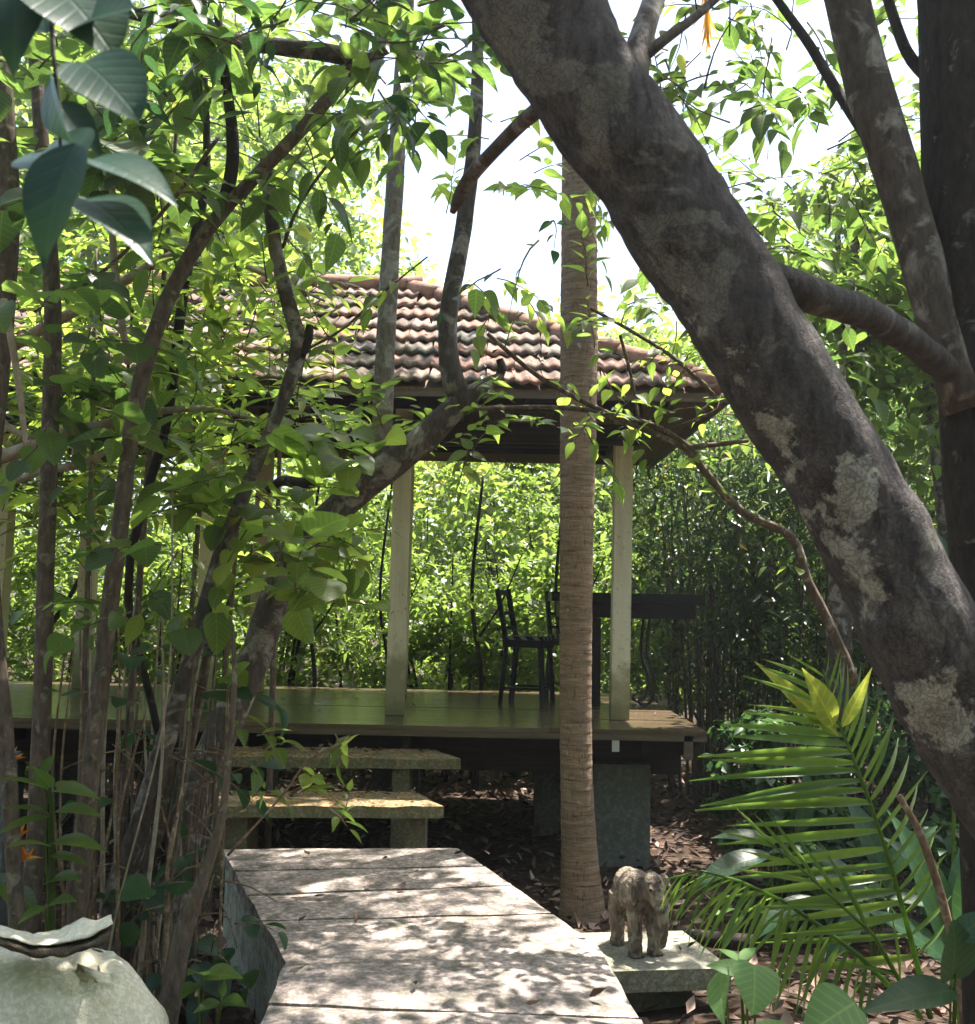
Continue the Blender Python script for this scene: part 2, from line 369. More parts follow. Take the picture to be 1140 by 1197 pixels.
def post_mat():
    q = NT('post_paint'); v = q.obj(); vs = q.obj((1, 1, .10)); z = q.n('SeparateXYZ', Vector=v).outputs[2]
    a = q.noise(vs, 9, 7, .65); b = q.noise(v, 26, 6, .65); c = q.noise(v, 5, 6, .65)
    col = q.ramp(a, [(.3, (.62, .54, .39)), (.6, (.80, .72, .55)), (.8, (.74, .68, .54))])
    col = q.mix(q.ramp(b, [(.60, (0,)*3), (.70, (.7,)*3)]), col, (.25, .19, .12))
    # rain-splashed, mossy foot of each post, with a ragged edge
    e = q.n('Math', {'operation': 'MULTIPLY_ADD'}, i0=c, i1=.9, i2=z).outputs[0]
    col = q.mix(q.n('MapRange', Value=e, From_Min=ZD0+1.02, From_Max=ZD0+.80, To_Min=0, To_Max=.75).outputs[0], col, (.25, .22, .11))
    col = q.mix(q.n('MapRange', Value=e, From_Min=ZD0+.72, From_Max=ZD0+.50, To_Min=0, To_Max=.6).outputs[0], col, (.13, .13, .06))
    return q.done(col, .75, q.bump(q.n('Math', {'operation': 'ADD'}, i0=a, i1=b).outputs[0], .35, .012), .25)
ZD0 = 1.15
M['post'] = post_mat()
M['conch'] = concrete('conch_stone', (.76, .71, .54), (.90, .86, .74), (.58, .50, .34), (.52, .45, .24), (.55, .8), 5, .5, .6)
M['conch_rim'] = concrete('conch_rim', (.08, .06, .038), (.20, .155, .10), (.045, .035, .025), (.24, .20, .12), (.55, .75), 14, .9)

def wood(name, c0, c1, axis=0, rough=.6, spec=.3, bs=.3, moss=None, coat=0):
    q = NT(name); sc = [9, 9, 9]; sc[axis] = .7
    v = q.obj(tuple(sc)); n = q.noise(v, 4, 6, .6, .3); col = q.ramp(n, [(.3, c0), (.7, c1)])
    r = q.attr(); col = q.mix(1, col, q.ramp(r, [(0, (.7,)*3), (1, (1.0,)*3)]), 'MULTIPLY')
    if moss: col = q.mix(q.ramp(q.noise(q.obj(), 2.2, 5), [(.42, (0,)*3), (.62, (.7,)*3)]), col, moss)
    m = q.done(col, rough, q.bump(n, bs, .006), spec)
    return m
M['deck'] = wood('deck_boards', (.080, .054, .034), (.19, .135, .088), 0, .22, .5, .2, (.09, .072, .034))
M['beam'] = wood('dark_timber', (.018, .013, .010), (.050, .035, .026), 0, .7)
M['fascia'] = wood('fascia_timber', (.10, .075, .05), (.20, .15, .105), 0, .7)
M['ceiling'] = wood('ceiling_boards', (.10, .055, .025), (.20, .115, .055), 1, .7)
M['blackwood'] = wood('black_timber', (.003, .003, .005), (.007, .007, .011), 0, .5, .25)
M['iron'] = NT('black_iron').done((.012, .012, .012), .5, None, .5)
M['bracket'] = NT('zinc_bracket').done((.55, .55, .55), .5, None, .5, .3)
def stripe():
    q = NT('striped_cushion'); v = q.obj((1, 1, 1)); w = q.n('TexWave', {'wave_type': 'BANDS', 'bands_direction': 'DIAGONAL'}, Vector=v, Scale=5).outputs['Fac']
    return q.done(q.ramp(w, [(.55, (.01, .01, .012)), (.6, (.22, .22, .22))], 'CONSTANT'), .9)
M['cushion'] = stripe()

def tile():
    q = NT('clay_tile'); r = q.attr(); v = q.obj()
    col = q.ramp(r, [(0, (.10, .065, .05)), (.2, (.27, .135, .095)), (.6, (.42, .215, .15)), (.85, (.38, .27, .215)), (1, (.16, .14, .125))])
    n = q.noise(v, 6, 6, .65); col = q.mix(q.ramp(n, [(.38, (0,)*3), (.58, (.8,)*3)]), col, (.095, .085, .072))
    n2 = q.noise(v, 30, 5, .6); col = q.mix(q.ramp(n2, [(.52, (0,)*3), (.7, (.55,)*3)]), col, (.40, .36, .28))
    col = q.mix(q.ramp(q.noise(v, 1.6, 7, .7), [(.5, (0,)*3), (.62, (.85,)*3)]), col, (.060, .060, .036))
    return q.done(col, .85, q.bump(n2, .4, .01), .2)
M['tile'] = tile()
def ridge():
    q = NT('ridge_tile'); v = q.obj(); n = q.noise(v, 7, 6, .65)
    return q.done(q.ramp(n, [(.3, (.10, .07, .055)), (.55, (.34, .19, .13)), (.75, (.32, .25, .19))]), .85, q.bump(q.noise(v, 40), .4, .01), .2)
M['ridge'] = ridge()
def ground():
    q = NT('forest_soil'); v = q.obj(); vo = q.n('TexVoronoi', Vector=q.n('Mapping', Vector=v, Scale=(1, 1, 0)).outputs[0], Scale=22).outputs
    g = q.n('SeparateColor', Color=vo['Color']).outputs[0]
    col = q.ramp(g, [(0, (.030, .019, .013)), (.5, (.06, .038, .026)), (.85, (.11, .072, .052)), (1, (.20, .14, .11))])
    n = q.noise(v, 3, 6, .6); col = q.mix(q.ramp(n, [(.4, (.75,)*3), (.65, (.0,)*3)]), col, (.035, .024, .016))
    return q.done(col, .95, q.bump(q.n('Math', {'operation': 'ADD'}, i0=g, i1=q.noise(v, 30, 5)).outputs[0], .8, .03), .15)
M['ground'] = ground()
def litter():
    q = NT('dead_leaves'); r = q.attr()
    return q.done(q.ramp(r, [(0, (.04, .025, .018)), (.45, (.10, .06, .042)), (.8, (.20, .125, .095)), (1, (.38, .28, .23))]), .75, None, .3)
M['litter'] = litter()
def carved():
    q = NT('carved_wood'); v = q.obj(); vs = q.obj((1, 1, .3)); n = q.noise(vs, 34, 6, .65); n2 = q.noise(v, 14, 5, .6, .8)
    col = q.ramp(n, [(.25, (.052, .040, .032)), (.5, (.17, .130, .10)), (.75, (.31, .255, .20))])
    col = q.mix(q.ramp(n2, [(.5, (0,)*3), (.62, (.75,)*3)]), col, (.42, .36, .27))
    col = q.mix(q.ramp(n2, [(.33, (.9,)*3), (.42, (0,)*3)]), col, (.06, .035, .026))
    return q.done(col, .8, q.bump(q.n('Math', {'operation': 'ADD'}, i0=n, i1=n2).outputs[0], 1.0, .02), .25)
M['carved'] = carved()
M['tusk'] = NT('flower_orange').done((.75, .28, .02), .6)
M['grey_post'] = concrete('grey_post', (.10, .11, .115), (.16, .17, .175), (.07, .07, .07), (.06, .07, .05))

# ------------------------------------------------------------------ world, sun, camera
SUN_EL, SUN_AZ = R(70), R(48)
w = bpy.data.worlds.new('World'); S.world = w; w.use_nodes = True
nt = w.node_tree; bg = nt.nodes['Background']; sky = nt.nodes.new('ShaderNodeTexSky'); sky.sky_type = 'NISHITA'
sky.sun_disc = False; sky.sun_elevation = SUN_EL; sky.sun_rotation = SUN_AZ; sky.air_density = 1.0; sky.dust_density = 3.0; sky.ozone_density = 1.0
nt.links.new(sky.outputs[0], bg.inputs[0]); bg.inputs[1].default_value = .11
sl = bpy.data.lights.new('sun', 'SUN'); sl.energy = 5.0; sl.angle = R(.5); sl.color = (1, .94, .86)
so = bpy.data.objects.new('sun', sl); COL.objects.link(so)
sd = Vector((math.cos(SUN_EL)*math.sin(SUN_AZ), math.cos(SUN_EL)*math.cos(SUN_AZ), math.sin(SUN_EL)))
so.rotation_euler = sd.to_track_quat('Z', 'Y').to_euler(); so.location = sd*60
cd = bpy.data.cameras.new('camera'); cam = bpy.data.objects.new('camera', cd); COL.objects.link(cam); S.camera = cam
cd.sensor_fit = 'HORIZONTAL'; cd.sensor_width = 36; cd.lens = 36*FPX/1140; cd.clip_start = .05; cd.clip_end = 500
mw = Matrix((( _r.x, _u.x, -_f.x, EYE.x), (_r.y, _u.y, -_f.y, EYE.y), (_r.z, _u.z, -_f.z, EYE.z), (0, 0, 0, 1))); cam.matrix_world = mw
cd.dof.use_dof = True; cd.dof.focus_distance = 8.0; cd.dof.aperture_fstop = 9
vs = S.view_settings; vs.view_transform = 'Standard'; vs.look = 'None'; vs.exposure = 1.98; vs.gamma = 1
cy = S.cycles; cy.max_bounces = 7; cy.diffuse_bounces = 4; cy.glossy_bounces = 2; cy.transmission_bounces = 4; cy.transparent_max_bounces = 4
cy.use_denoising = True; cy.caustics_reflective = False; cy.caustics_refractive = False; cy.sample_clamp_indirect = 6
# ------------------------------------------------------------------ setting: ground, path
def gz(x, y):
    b = .07*mnoise.noise(Vector((x*.5, y*.5, 0)))+.03*mnoise.noise(Vector((x*1.7, y*1.7, 3)))
    far = max(0, math.hypot(x, y-8)-9)
    return b+.02*far+.33*math.exp(-((x-1.35)/1.5)**2-((y-4.3)/1.35)**2)
def grid_ground():
    xs = np.concatenate([np.linspace(-130, -10, 16)[:-1], np.linspace(-10, 10, 90), np.linspace(10, 130, 16)[1:]])
    ys = np.concatenate([np.linspace(-60, -3, 10)[:-1], np.linspace(-3, 18, 90), np.linspace(18, 180, 20)[1:]])
    V = [(x, y, gz(x, y)) for y in ys for x in xs]; n = len(xs)
    F = [(j*n+i, j*n+i+1, (j+1)*n+i+1, (j+1)*n+i) for j in range(len(ys)-1) for i in range(n-1)]
    mb = MB(); mb.add(V, F); return mb
struct(grid_ground(), 'ground', M['ground'])

def litter_mesh(N):
    mb = MB(); x = rng.uniform(-4.5, 6, N); y = rng.uniform(2.2, 14, N)
    pos = np.array([(a, b, gz(a, b)+.012+.02*random.random()) for a, b in zip(x, y)])
    d = unit(N); d[:, 2] *= .25; nr = rng.normal(0, .35, (N, 3)); nr[:, 2] += 1
    mb.leaves(pos, d, nr, .06+.07*rng.random(N), T_DRY)
    up_ = [(random.uniform(-.7, .5), random.uniform(3.2, 4.8), .585) for _ in range(9)]+[(random.uniform(-1.2, .2), random.uniform(5.0, 6.5), .585) for _ in range(12)]
    up_ += [(random.uniform(-1.7, -.35), random.uniform(7.1, 7.5), .782) for _ in range(70)]+[(random.uniform(-1.8, -.3), random.uniform(7.9, 8.1), .977) for _ in range(50)]+[(random.uniform(-5, 1.6), random.uniform(8.2, 11.2), 1.158) for _ in range(26)]+[(random.uniform(.8, 1.0), random.uniform(5.0, 5.35), .465) for _ in range(4)]
    for _ in range(170):
        t_ = random.random(); up_.append((random.uniform(-6, 1.6-2.4*t_), 7.95+1.95*t_, 3.83+1.36*t_+.035))
    n2 = len(up_); d2 = unit(n2); d2[:, 2] *= .1; n_ = rng.normal(0, .2, (n2, 3)); n_[:, 2] += 1
    mb.leaves(np.array(up_), d2, n_, .025+.05*rng.random(n2), T_DRY); return mb
struct(litter_mesh(9000), 'leaf_litter', M['litter'], 'stuff')

ZP = .57
# plan outline of the concrete path: near run heads straight on, far run bends to the left
LN = [(-.74, 1.2), (-.775, 3.7), (-.81, 4.55), (-1.585, 6.55)]
RN = [(.63, 1.2), (.615, 3.79), (.54, 4.85), (-.15, 6.72)]
def along(pl, y):
    for a, b in zip(pl[:-1], pl[1:]):
        if y <= b[1]: break
    t = (y-a[1])/(b[1]-a[1]); return (a[0]+(b[0]-a[0])*t, y)
path = bpy.data.objects.new('path', None); COL.objects.link(path); path['kind'] = 'structure'; ORG['path'] = (0, 0, 0)
cuts = [(1.2, 1.2), (2.5, 2.5), (3.28, 3.3), (4.09, 4.02), (5.12, 5.33), (5.56, 5.84), (6.55, 6.72)]
cuts2 = [(5.56, 5.84), (6.03, 6.26), (6.55, 6.72)]
seq = cuts[:-1]+cuts2[1:]
for (l0, r0), (l1, r1) in zip(seq[:-1], seq[1:]):
    g = .013
    L0 = along(LN, l0+g); R0 = along(RN, r0+g); L1 = along(LN, l1-g); R1 = along(RN, r1-g)
    nx = 26; ny = max(4, int((l1-l0)/.08)); V = []; F = []
    ls = [along(LN, l0+g+(l1-l0-2*g)*j/ny) for j in range(ny+1)]; rs = [along(RN, r0+g+(r1-r0-2*g)*j/ny) for j in range(ny+1)]
    if ny and l0 < 4.55 < l1: ls[min(range(ny+1), key=lambda j: abs(ls[j][1]-4.55))] = (-.81, 4.55)
    ph = random.random()*9
    for zt in (0, 1):
        for j in range(ny+1):
            for i in range(nx+1):
                t = i/nx; x = ls[j][0]+(rs[j][0]-ls[j][0])*t; y = ls[j][1]+(rs[j][1]-ls[j][1])*t
                edge = (j in (0, ny)) or (i in (0, nx))
                xx = x+.012*mnoise.noise(Vector((x*6, y*6, ph))) if edge else x
                yy = y+.012*mnoise.noise(Vector((x*5, y*9, ph+4))) if edge else y
                z = ZP+.006*mnoise.noise(Vector((x*4, y*4, ph)))-(.008 if edge else 0)+random.uniform(-.002, .002)*0
                V.append((xx, yy, z if zt else ZP-.075))
    m = (nx+1)*(ny+1)
    for j in range(ny):
        for i in range(nx):
            a = j*(nx+1)+i; F.append((m+a, m+a+1, m+a+nx+2, m+a+nx+1)); F.append((a, a+nx+1, a+nx+2, a+1))
    for i in range(nx):
        F.append((i, i+1, m+i+1, m+i)); b = ny*(nx+1)+i; F.append((b+1, b, m+b, m+b+1))
    for j in range(ny):
        a = j*(nx+1); F.append((a+nx+1, a, m+a, m+a+nx+1)); b = a+nx; F.append((b, b+nx+1, m+b+nx+1, m+b))
    mb = MB(); mb.add(V, F, random.random(), False); part(mb, 'slab', M['path'], path)
mb = MB()
poly = [(x+.03, y) for x, y in LN]+[(x-.05, y-.05) for x, y in reversed(RN)]
mb.prism(poly, -.3, ZP-.077); part(mb, 'side_wall', M['path_side'], path)

# plinth slab beside the path with the elephant on it
pl = thing('stone_plinth', 'flat weathered stone slab jutting out beside the path under the carved elephant', 'stone slab', (.8, 5, .35))
mb = MB(); mb.prism([(.58, 4.84), (1.15, 4.92), (1.03, 5.46), (.42, 5.38)], .36, .455); part(mb, 'slab', M['plinth'], pl)
mb = MB(); mb.prism([(.62, 5.0), (1.0, 5.06), (.92, 5.38), (.50, 5.30)], -.15, .358); part(mb, 'base', M['pier'], pl)

def bake(o, *mods):
    """turn the object's modifiers into plain mesh"""
    dg = bpy.context.evaluated_depsgraph_get(); dg.update()
    me = bpy.data.meshes.new_from_object(o.evaluated_get(dg)); old = o.data; o.modifiers.clear(); o.data = me
    bpy.data.meshes.remove(old)
    for p in me.polygons: p.use_smooth = True

# carved wooden elephant, local frame: head towards -Y
el = MB()
el.ellipsoid((0, .03, .285), (.090, .135, .105)); el.ellipsoid((0, .115, .275), (.085, .075, .110)); el.ellipsoid((0, -.055, .29), (.084, .08, .10))
el.ellipsoid((.015, -.135, .335), (.062, .062, .072)); el.ellipsoid((.015, -.12, .375), (.05, .05, .035)); el.ellipsoid((.02, -.165, .305), (.046, .045, .06))
el.tube([(.02, -.175, .325), (.022, -.208, .275), (.026, -.218, .21), (.030, -.216, .15), (.034, -.205, .10), (.038, -.185, .075), (.04, -.165, .08)], [.044, .038, .031, .026, .022, .019, .014], 12, step=.012)
for sx in (-1, 1):
    el.tube([(sx*.050, -.065, .27), (sx*.054, -.07, .15), (sx*.056, -.078, .06), (sx*.056, -.08, 0)], [.05, .040, .036, .041], 14, step=.015)
    el.tube([(sx*.05, .12, .26), (sx*.055, .128, .14), (sx*.055, .12, .05), (sx*.055, .125, 0)], [.056, .044, .037, .041], 14, step=.015)
    el.ellipsoid((.012+sx*.086, -.095, .315), (.017, .050, .078), Matrix.Rotation(sx*.5, 3, 'Z'))
    el.ellipsoid((.015+sx*.036, -.185, .338), (.016, .014, .016))
    el.tube([(.018+sx*.03, -.185, .28), (.022+sx*.036, -.222, .255), (.022+sx*.036, -.24, .262)], [.013, .009, .004], 8, step=.01)
    for k in range(3): el.ellipsoid((sx*.056+(k-1)*.024, (-.08 if 1 else 0)-.036, .010), (.012, .012, .011))
el.tube([(0, .185, .26), (0, .21, .2), (0, .205, .12)], [.014, .009, .012], 8, step=.015)
elr = thing('elephant_statue', 'small carved brown wooden elephant figure standing on the stone slab', 'elephant statue', (.755, 5.14, .455), R(20))
eo = part(el, 'body', M['carved'], elr, True); elr.scale = (.90, .92, .95)
md = eo.modifiers.new('r', 'REMESH'); md.mode = 'VOXEL'; md.voxel_size = .0065
md = eo.modifiers.new('s', 'SMOOTH'); md.iterations = 3
bake(eo)
for v in eo.data.vertices:                       # chisel cuts
    n = mnoise.noise(v.co*38)+.6*mnoise.noise(v.co*80); v.co += v.normal*((.0042*n-.004*max(0, mnoise.noise(v.co*22+Vector((3, 3, 3)))-.25)) if v.co.z > .012 else 0)
for sx in (-1, 1):
    mb = MB(); mb.ellipsoid((.015+sx*.046, -.19, .342), (.008, .008, .008)); part(mb, 'eye', M['blackwood'], elr, True)

# ------------------------------------------------------------------ steps up to the deck
def step(name, label, FL, FR, BR, BL, ztop, th, legs, legh):
    r = thing(name, label, 'step', (FR[0]-.7, FR[1], 0), 0, 'concrete steps up to the deck')
    mb = MB(); n = 24; V = []; F = []
    for zt in (0, 1):
        for j in range(7):
            for i in range(n+1):
                t = i/n; u = j/6
                x = (FL[0]+(FR[0]-FL[0])*t)*(1-u)+(BL[0]+(BR[0]-BL[0])*t)*u; y = (FL[1]+(FR[1]-FL[1])*t)*(1-u)+(BL[1]+(BR[1]-BL[1])*t)*u
                e = i in (0, n) or j in (0, 6)
                dz = .012*mnoise.noise(Vector((x*8, y*8, ztop)))-(.012 if e else 0)+(0 if e else .006)
                y2 = y+(.022*mnoise.noise(Vector((x*7, 3, ztop))) if e else 0)
                V.append((x, y2, ztop+dz if zt else ztop-th))
    m = 7*(n+1)
    for j in range(6):
        for i in range(n):
            a = j*(n+1)+i; F.append((m+a, m+a+1, m+a+n+2, m+a+n+1)); F.append((a, a+n+1, a+n+2, a+1))
    for i in range(n):
        F.append((i, i+1, m+i+1, m+i)); b = 6*(n+1)+i; F.append((b+1, b, m+b, m+b+1))
    for j in range(6):
        a = j*(n+1); F.append((a+n+1, a, m+a, m+a+n+1)); b = a+n; F.append((b, b+n+1, m+b+n+1, m+b))
    mb.add(V, F, .5, False); part(mb, 'tread', M['step'], r)
    for (x, y) in legs:
        mb = MB(); mb.box((x, y, (ztop-th-.002+legh)/2), (.13, .36, ztop-th-.002-legh)); part(mb, 'leg', M['step_leg'], r)
step('concrete_step', 'lower concrete step slab nearest the path, covered with brown leaf debris', (-1.85, 6.90), (-.25, 7.04), (-.45, 7.56), (-2.0, 7.42), .76, .085, [(-.44, 7.30), (-1.60, 7.2)], -.1)
step('concrete_step', 'upper concrete step slab just below the deck edge, top strewn with debris', (-2.05, 7.74), (-.16, 7.84), (-.36, 8.30), (-2.2, 8.22), .955, .085, [(-.60, 8.04), (-1.9, 7.98)], -.1)

# ------------------------------------------------------------------ open pavilion
ZD = 1.15
pv = thing('pavilion', 'open timber pavilion with orange clay tiled roof and a raised board deck', 'pavilion', (-2, 10, 0))
XL, XR, YF, YB = -7.2, 1.72, 8.14, 11.6
mb = MB(); y = YF; 
while y < YB:
    wd = .145; x = XL
    segs = sorted([XL, XR]+[random.uniform(-6, 1) for _ in range(2)])
    for a, b in zip(segs[:-1], segs[1:]):
        mb.box(((a+b)/2, y+wd/2, ZD-.0175+random.uniform(-.0015, .0015)), (b-a-.004, wd-.006, .035), None, random.random())
    y += wd
part(mb, 'deck', M['deck'], pv)
mb = MB(); mb.box(((XL+XR)/2, YF+.42, ZD-.14), (XR-XL-.14, .05, .20)); part(mb, 'rim_joist', M['beam'], pv)
mb = MB(); mb.box(((XL+XR)/2, YF+.02, ZD-.06), (XR-XL, .03, .045)); part(mb, 'edge_strip', M['fascia'], pv)
mb = MB(); mb.box((XR-.06, (YF+YB)/2, ZD-.14), (.05, YB-YF-.16, .20)); part(mb, 'rim_joist', M['beam'], pv)
for i, x in enumerate(np.arange(-6.8, 1.5, .62)):
    mb = MB(); mb.box((x, (YF+YB)/2, ZD-.125), (.05, YB-YF-.22, .17)); part(mb, 'joist', M['beam'], pv)
for y in (8.9, 10.9):
    mb = MB(); mb.box(((XL+XR)/2, y, ZD-.325), (XR-XL-.16, .14, .225)); part(mb, 'floor_beam', M['beam'], pv)
mb = MB(); mb.box((1.02, YF+.015, ZD-.105), (.055, .012, .13)); part(mb, 'bracket', M['bracket'], pv)
mb = MB(); mb.box((XR-.14, YF+.02, ZD-.12), (.07, .03, .19)); part(mb, 'joist_end', M['fascia'], pv)
XP = [-4.15, -2.36, -.745, 1.14]
for y in (8.9, 10.9):
    for x in XP+[-6.0]:
        if y > 9 and x > 1: x = .95
        if y > 9 and x == -.745: x = -.875
        if x != -.745: mb = MB(); mb.box((x, y, .30), (.46, .46, 1.02)) ; part(mb, 'pier', M['pier'], pv)
        mb = MB(); zb = ZD+.002; zt = 3.74; n = 22; s_ = .076
        V = [(x+sx*s_*(1+.04*mnoise.noise(Vector((x, y, k*.7))))+.02*(k/n), y+sy*s_, zb+(zt-zb)*k/n) for k in range(n+1) for sx, sy in ((-1, -1), (1, -1), (1, 1), (-1, 1))]
        F = [(k*4+i, k*4+(i+1) % 4, k*4+4+(i+1) % 4, k*4+4+i) for k in range(n) for i in range(4)]+[(3, 2, 1, 0), (n*4, n*4+1, n*4+2, n*4+3)]
        mb.add(V, F, .5, False); part(mb, 'post', M['post'], pv)
mb = MB(); mb.box((.60, 9.9, .34), (.22, .4, .94)); part(mb, 'pier', M['pier'], pv)
# ring beams just proud of the posts
for y, s in ((8.9, -1), (10.9, 1)):
    mb = MB(); mb.box(((XL+1.3)/2, y+s*.118, 3.54 if s < 0 else 3.735), (1.3-XL, .06, .17 if s < 0 else .09)); part(mb, 'ring_beam', M['beam'], pv)
    mb = MB(); mb.box(((XL+1.3)/2, y, 3.80), (1.3-XL, .12, .11)); part(mb, 'wall_plate', M['beam'], pv)
for x in XP+[-6.0]:
    mb = MB(); mb.box((x+.13, 9.9, 3.70), (.06, 2.3, .12)); part(mb, 'tie_beam', M['beam'], pv)
# roof: hip at the right end
EZ, EY, EX = 3.765, 7.93, 1.86; RZ, RY, RX = 5.12, 9.92, -.80; BY = 2*RY-EY
def tiles(mb, o, ux, up, nrm, width, rows, clip):
    """courses of double-roll tiles on a sloping plane: o eave start, ux along the eave, up along the slope"""
    L = up.length; u = up.normalized(); rl = L/rows; tw = .222
    for r in range(rows):
        for c in range(int(width/tw)+1):
            cx = (c+.5)*tw+(.0 if r % 2 else .5*tw*0)
            if not clip(cx, (r+.5)*rl): continue
            jit = random.gauss(0, .011)-(.05 if random.random() < .02 else 0); skew = random.gauss(0, .014); rn = random.random(); V = []; m = 12
            for j, (tt, lift) in enumerate(((0, .036), (.5, .022), (1.12, .002))):
                for i in range(m+1):
                    s = i/m; h = .024*(.5+.5*math.cos(TAU*s*2))-.006
                    x = cx-tw/2+s*tw*1.01; V.append(o+ux*(x+skew*tt)+u*(r*rl+tt*rl+jit)+nrm*(lift+h))
            for i in range(m+1):
                V.append(V[i]-nrm*.02+u*.004)
            F = [(j*(m+1)+i, j*(m+1)+i+1, (j+1)*(m+1)+i+1, (j+1)*(m+1)+i) for j in range(2) for i in range(m)]
            k = 3*(m+1); F += [(k+i, k+i+1, i+1, i) for i in range(m)]
            mb.add([tuple(v) for v in V], F, rn, True)
mb = MB()
run = RY-EY; rise = RZ-EZ
upF = Vector((0, run, rise)); nF = Vector((0, -rise, run)).normalized(); SL = upF.length
hipx = lambda s: EX-(EX-RX)*s/SL
tiles(mb, Vector((XL-.6, EY, EZ)), Vector((1, 0, 0)), upF, nF, EX-XL+.6, 8, lambda x, s: XL-.6+x < hipx(s)-.05)
upB = Vector((0, -run, rise)); nB = Vector((0, rise, run)).normalized()
tiles(mb, Vector((EX, BY, EZ)), Vector((-1, 0, 0)), upB, nB, EX-XL+.6, 8, lambda x, s: EX-x < hipx(s)-.05)
runR = EX-RX; upR = Vector((-runR, 0, rise)); nR = Vector((rise, 0, runR)).normalized(); LR = upR.length
tiles(mb, Vector((EX, EY, EZ)), Vector((0, 1, 0)), upR, nR, BY-EY, 11, lambda x, s: run*s/LR+.05 < x < (BY-EY)-run*s/LR-.05)
roof = part(mb, 'roof', M['tile'], pv)
def cap(a, b):
    mb = MB(); a = Vector(a); b = Vector(b); n = max(2, int((b-a).length/.34)); d = (b-a)/n
    for i in range(n):
        p0 = a+d*i-d*.08; p1 = a+d*(i+1)
        mb.tube([p0, p1], [.088+random.gauss(0, .005), .072], 12, step=.2, rnd=random.random())
    return part(mb, 'ridge_cap', M['ridge'], roof)
up = Vector((0, 0, .035))
cap(Vector((EX-.02, EY+.02, EZ))+up, Vector((RX, RY, RZ))+up); cap(Vector((EX-.02, BY-.02, EZ))+up, Vector((RX, RY, RZ))+up); cap(Vector((RX+.1, RY, RZ+.02))+up, Vector((XL-.6, RY, RZ+.02))+up)
# ceiling boards under the tiles, rafters, fascia
mb = MB(); dn = Vector((0, 0, -.03))
def quad(mb, pts, th=.015):
    V = [tuple(Vector(p)) for p in pts]+[tuple(Vector(p)-Vector((0, 0, th))) for p in pts]; n = len(pts)
    F = [(i, (i+1) % n, n+(i+1) % n, n+i) for i in range(n)]
    F += [(0, 1, 2, 3), (7, 6, 5, 4)] if n == 4 else [(0, 1, 2), (5, 4, 3)]
    mb.add(V, F, .5, False)
quad(mb, [(XL-.6, EY, EZ-.03), (EX, EY, EZ-.03), (RX, RY, RZ-.03), (XL-.6, RY, RZ-.03)])
quad(mb, [(EX, BY, EZ-.03), (XL-.6, BY, EZ-.03), (XL-.6, RY, RZ-.03), (RX, RY, RZ-.03)])
quad(mb, [(EX, EY, EZ-.03), (EX, BY, EZ-.03), (RX, RY, RZ-.03)])
part(mb, 'ceiling', M['ceiling'], pv)
for x in np.arange(-7.4, 1.5, .55):
    for s in (1, -1):
        ye = EY+.05 if s > 0 else BY-.05; t0 = 0 if s > 0 else .28; t = 1 if x < RX else max(.1, (EX-x)/(EX-RX)); ym = RY-s*.03
        t = max(t, t0+.08); a = Vector((x, ye+(RY-s*.03-ye)*t0, EZ-.11+rise*t0*.985)); b = Vector((x, ye+(ym-ye)*t, EZ-.11+(rise)*t*.985)); mid = (a+b)/2; v = b-a
        mb = MB(); mb.box(mid, (.05, v.length, .10), Matrix.Rotation(math.atan2(v.z, v.y), 3, 'X')); part(mb, 'rafter', M['beam'], pv)
mb = MB(); mb.box(((XL-.6+EX)/2, EY+.014, EZ-.065), (EX-XL+.6, .024, .055)); part(mb, 'fascia', M['fascia'], pv)
mb = MB(); mb.box((EX-.014, (EY+BY)/2, EZ-.065), (.024, BY-EY-.06, .055)); part(mb, 'fascia', M['fascia'], pv)

# ------------------------------------------------------------------ bar table and chairs on the deck
tb = thing('bar_table', 'tall black table with a thick slab top at the right end of the deck', 'table', (1.3, 10.3, ZD))
mb = MB(); mb.box((1.36, 10.3, ZD+1.03), (1.46, .62, .085)); part(mb, 'tabletop', M['blackwood'], tb)
mb = MB(); mb.box((1.36, 10.3, ZD+.91), (1.30, .50, .15)); part(mb, 'apron', M['blackwood'], tb)
for x in (.80, .95): 
    pass
mb = MB(); mb.box((1.07, 10.14, ZD+.417), (.085, .085, .83)); part(mb, 'leg', M['blackwood'], tb)
mb = MB(); mb.box((1.07, 10.50, ZD+.417), (.085, .085, .83)); part(mb, 'leg', M['blackwood'], tb)
for y in (10.1, 10.5):
    mb = MB(); x0 = 1.58
    pts = [(x0, y, ZD+.83), (x0-.02, y, ZD+.5), (x0+.05, y, ZD+.25), (x0+.02, y, ZD+.06), (x0-.05, y, ZD+.014), (x0-.10, y, ZD+.05), (x0-.07, y, ZD+.10)]
    mb.tube(pts, [.016]*7, 8, step=.02); part(mb, 'curled_leg', M['iron'], tb)
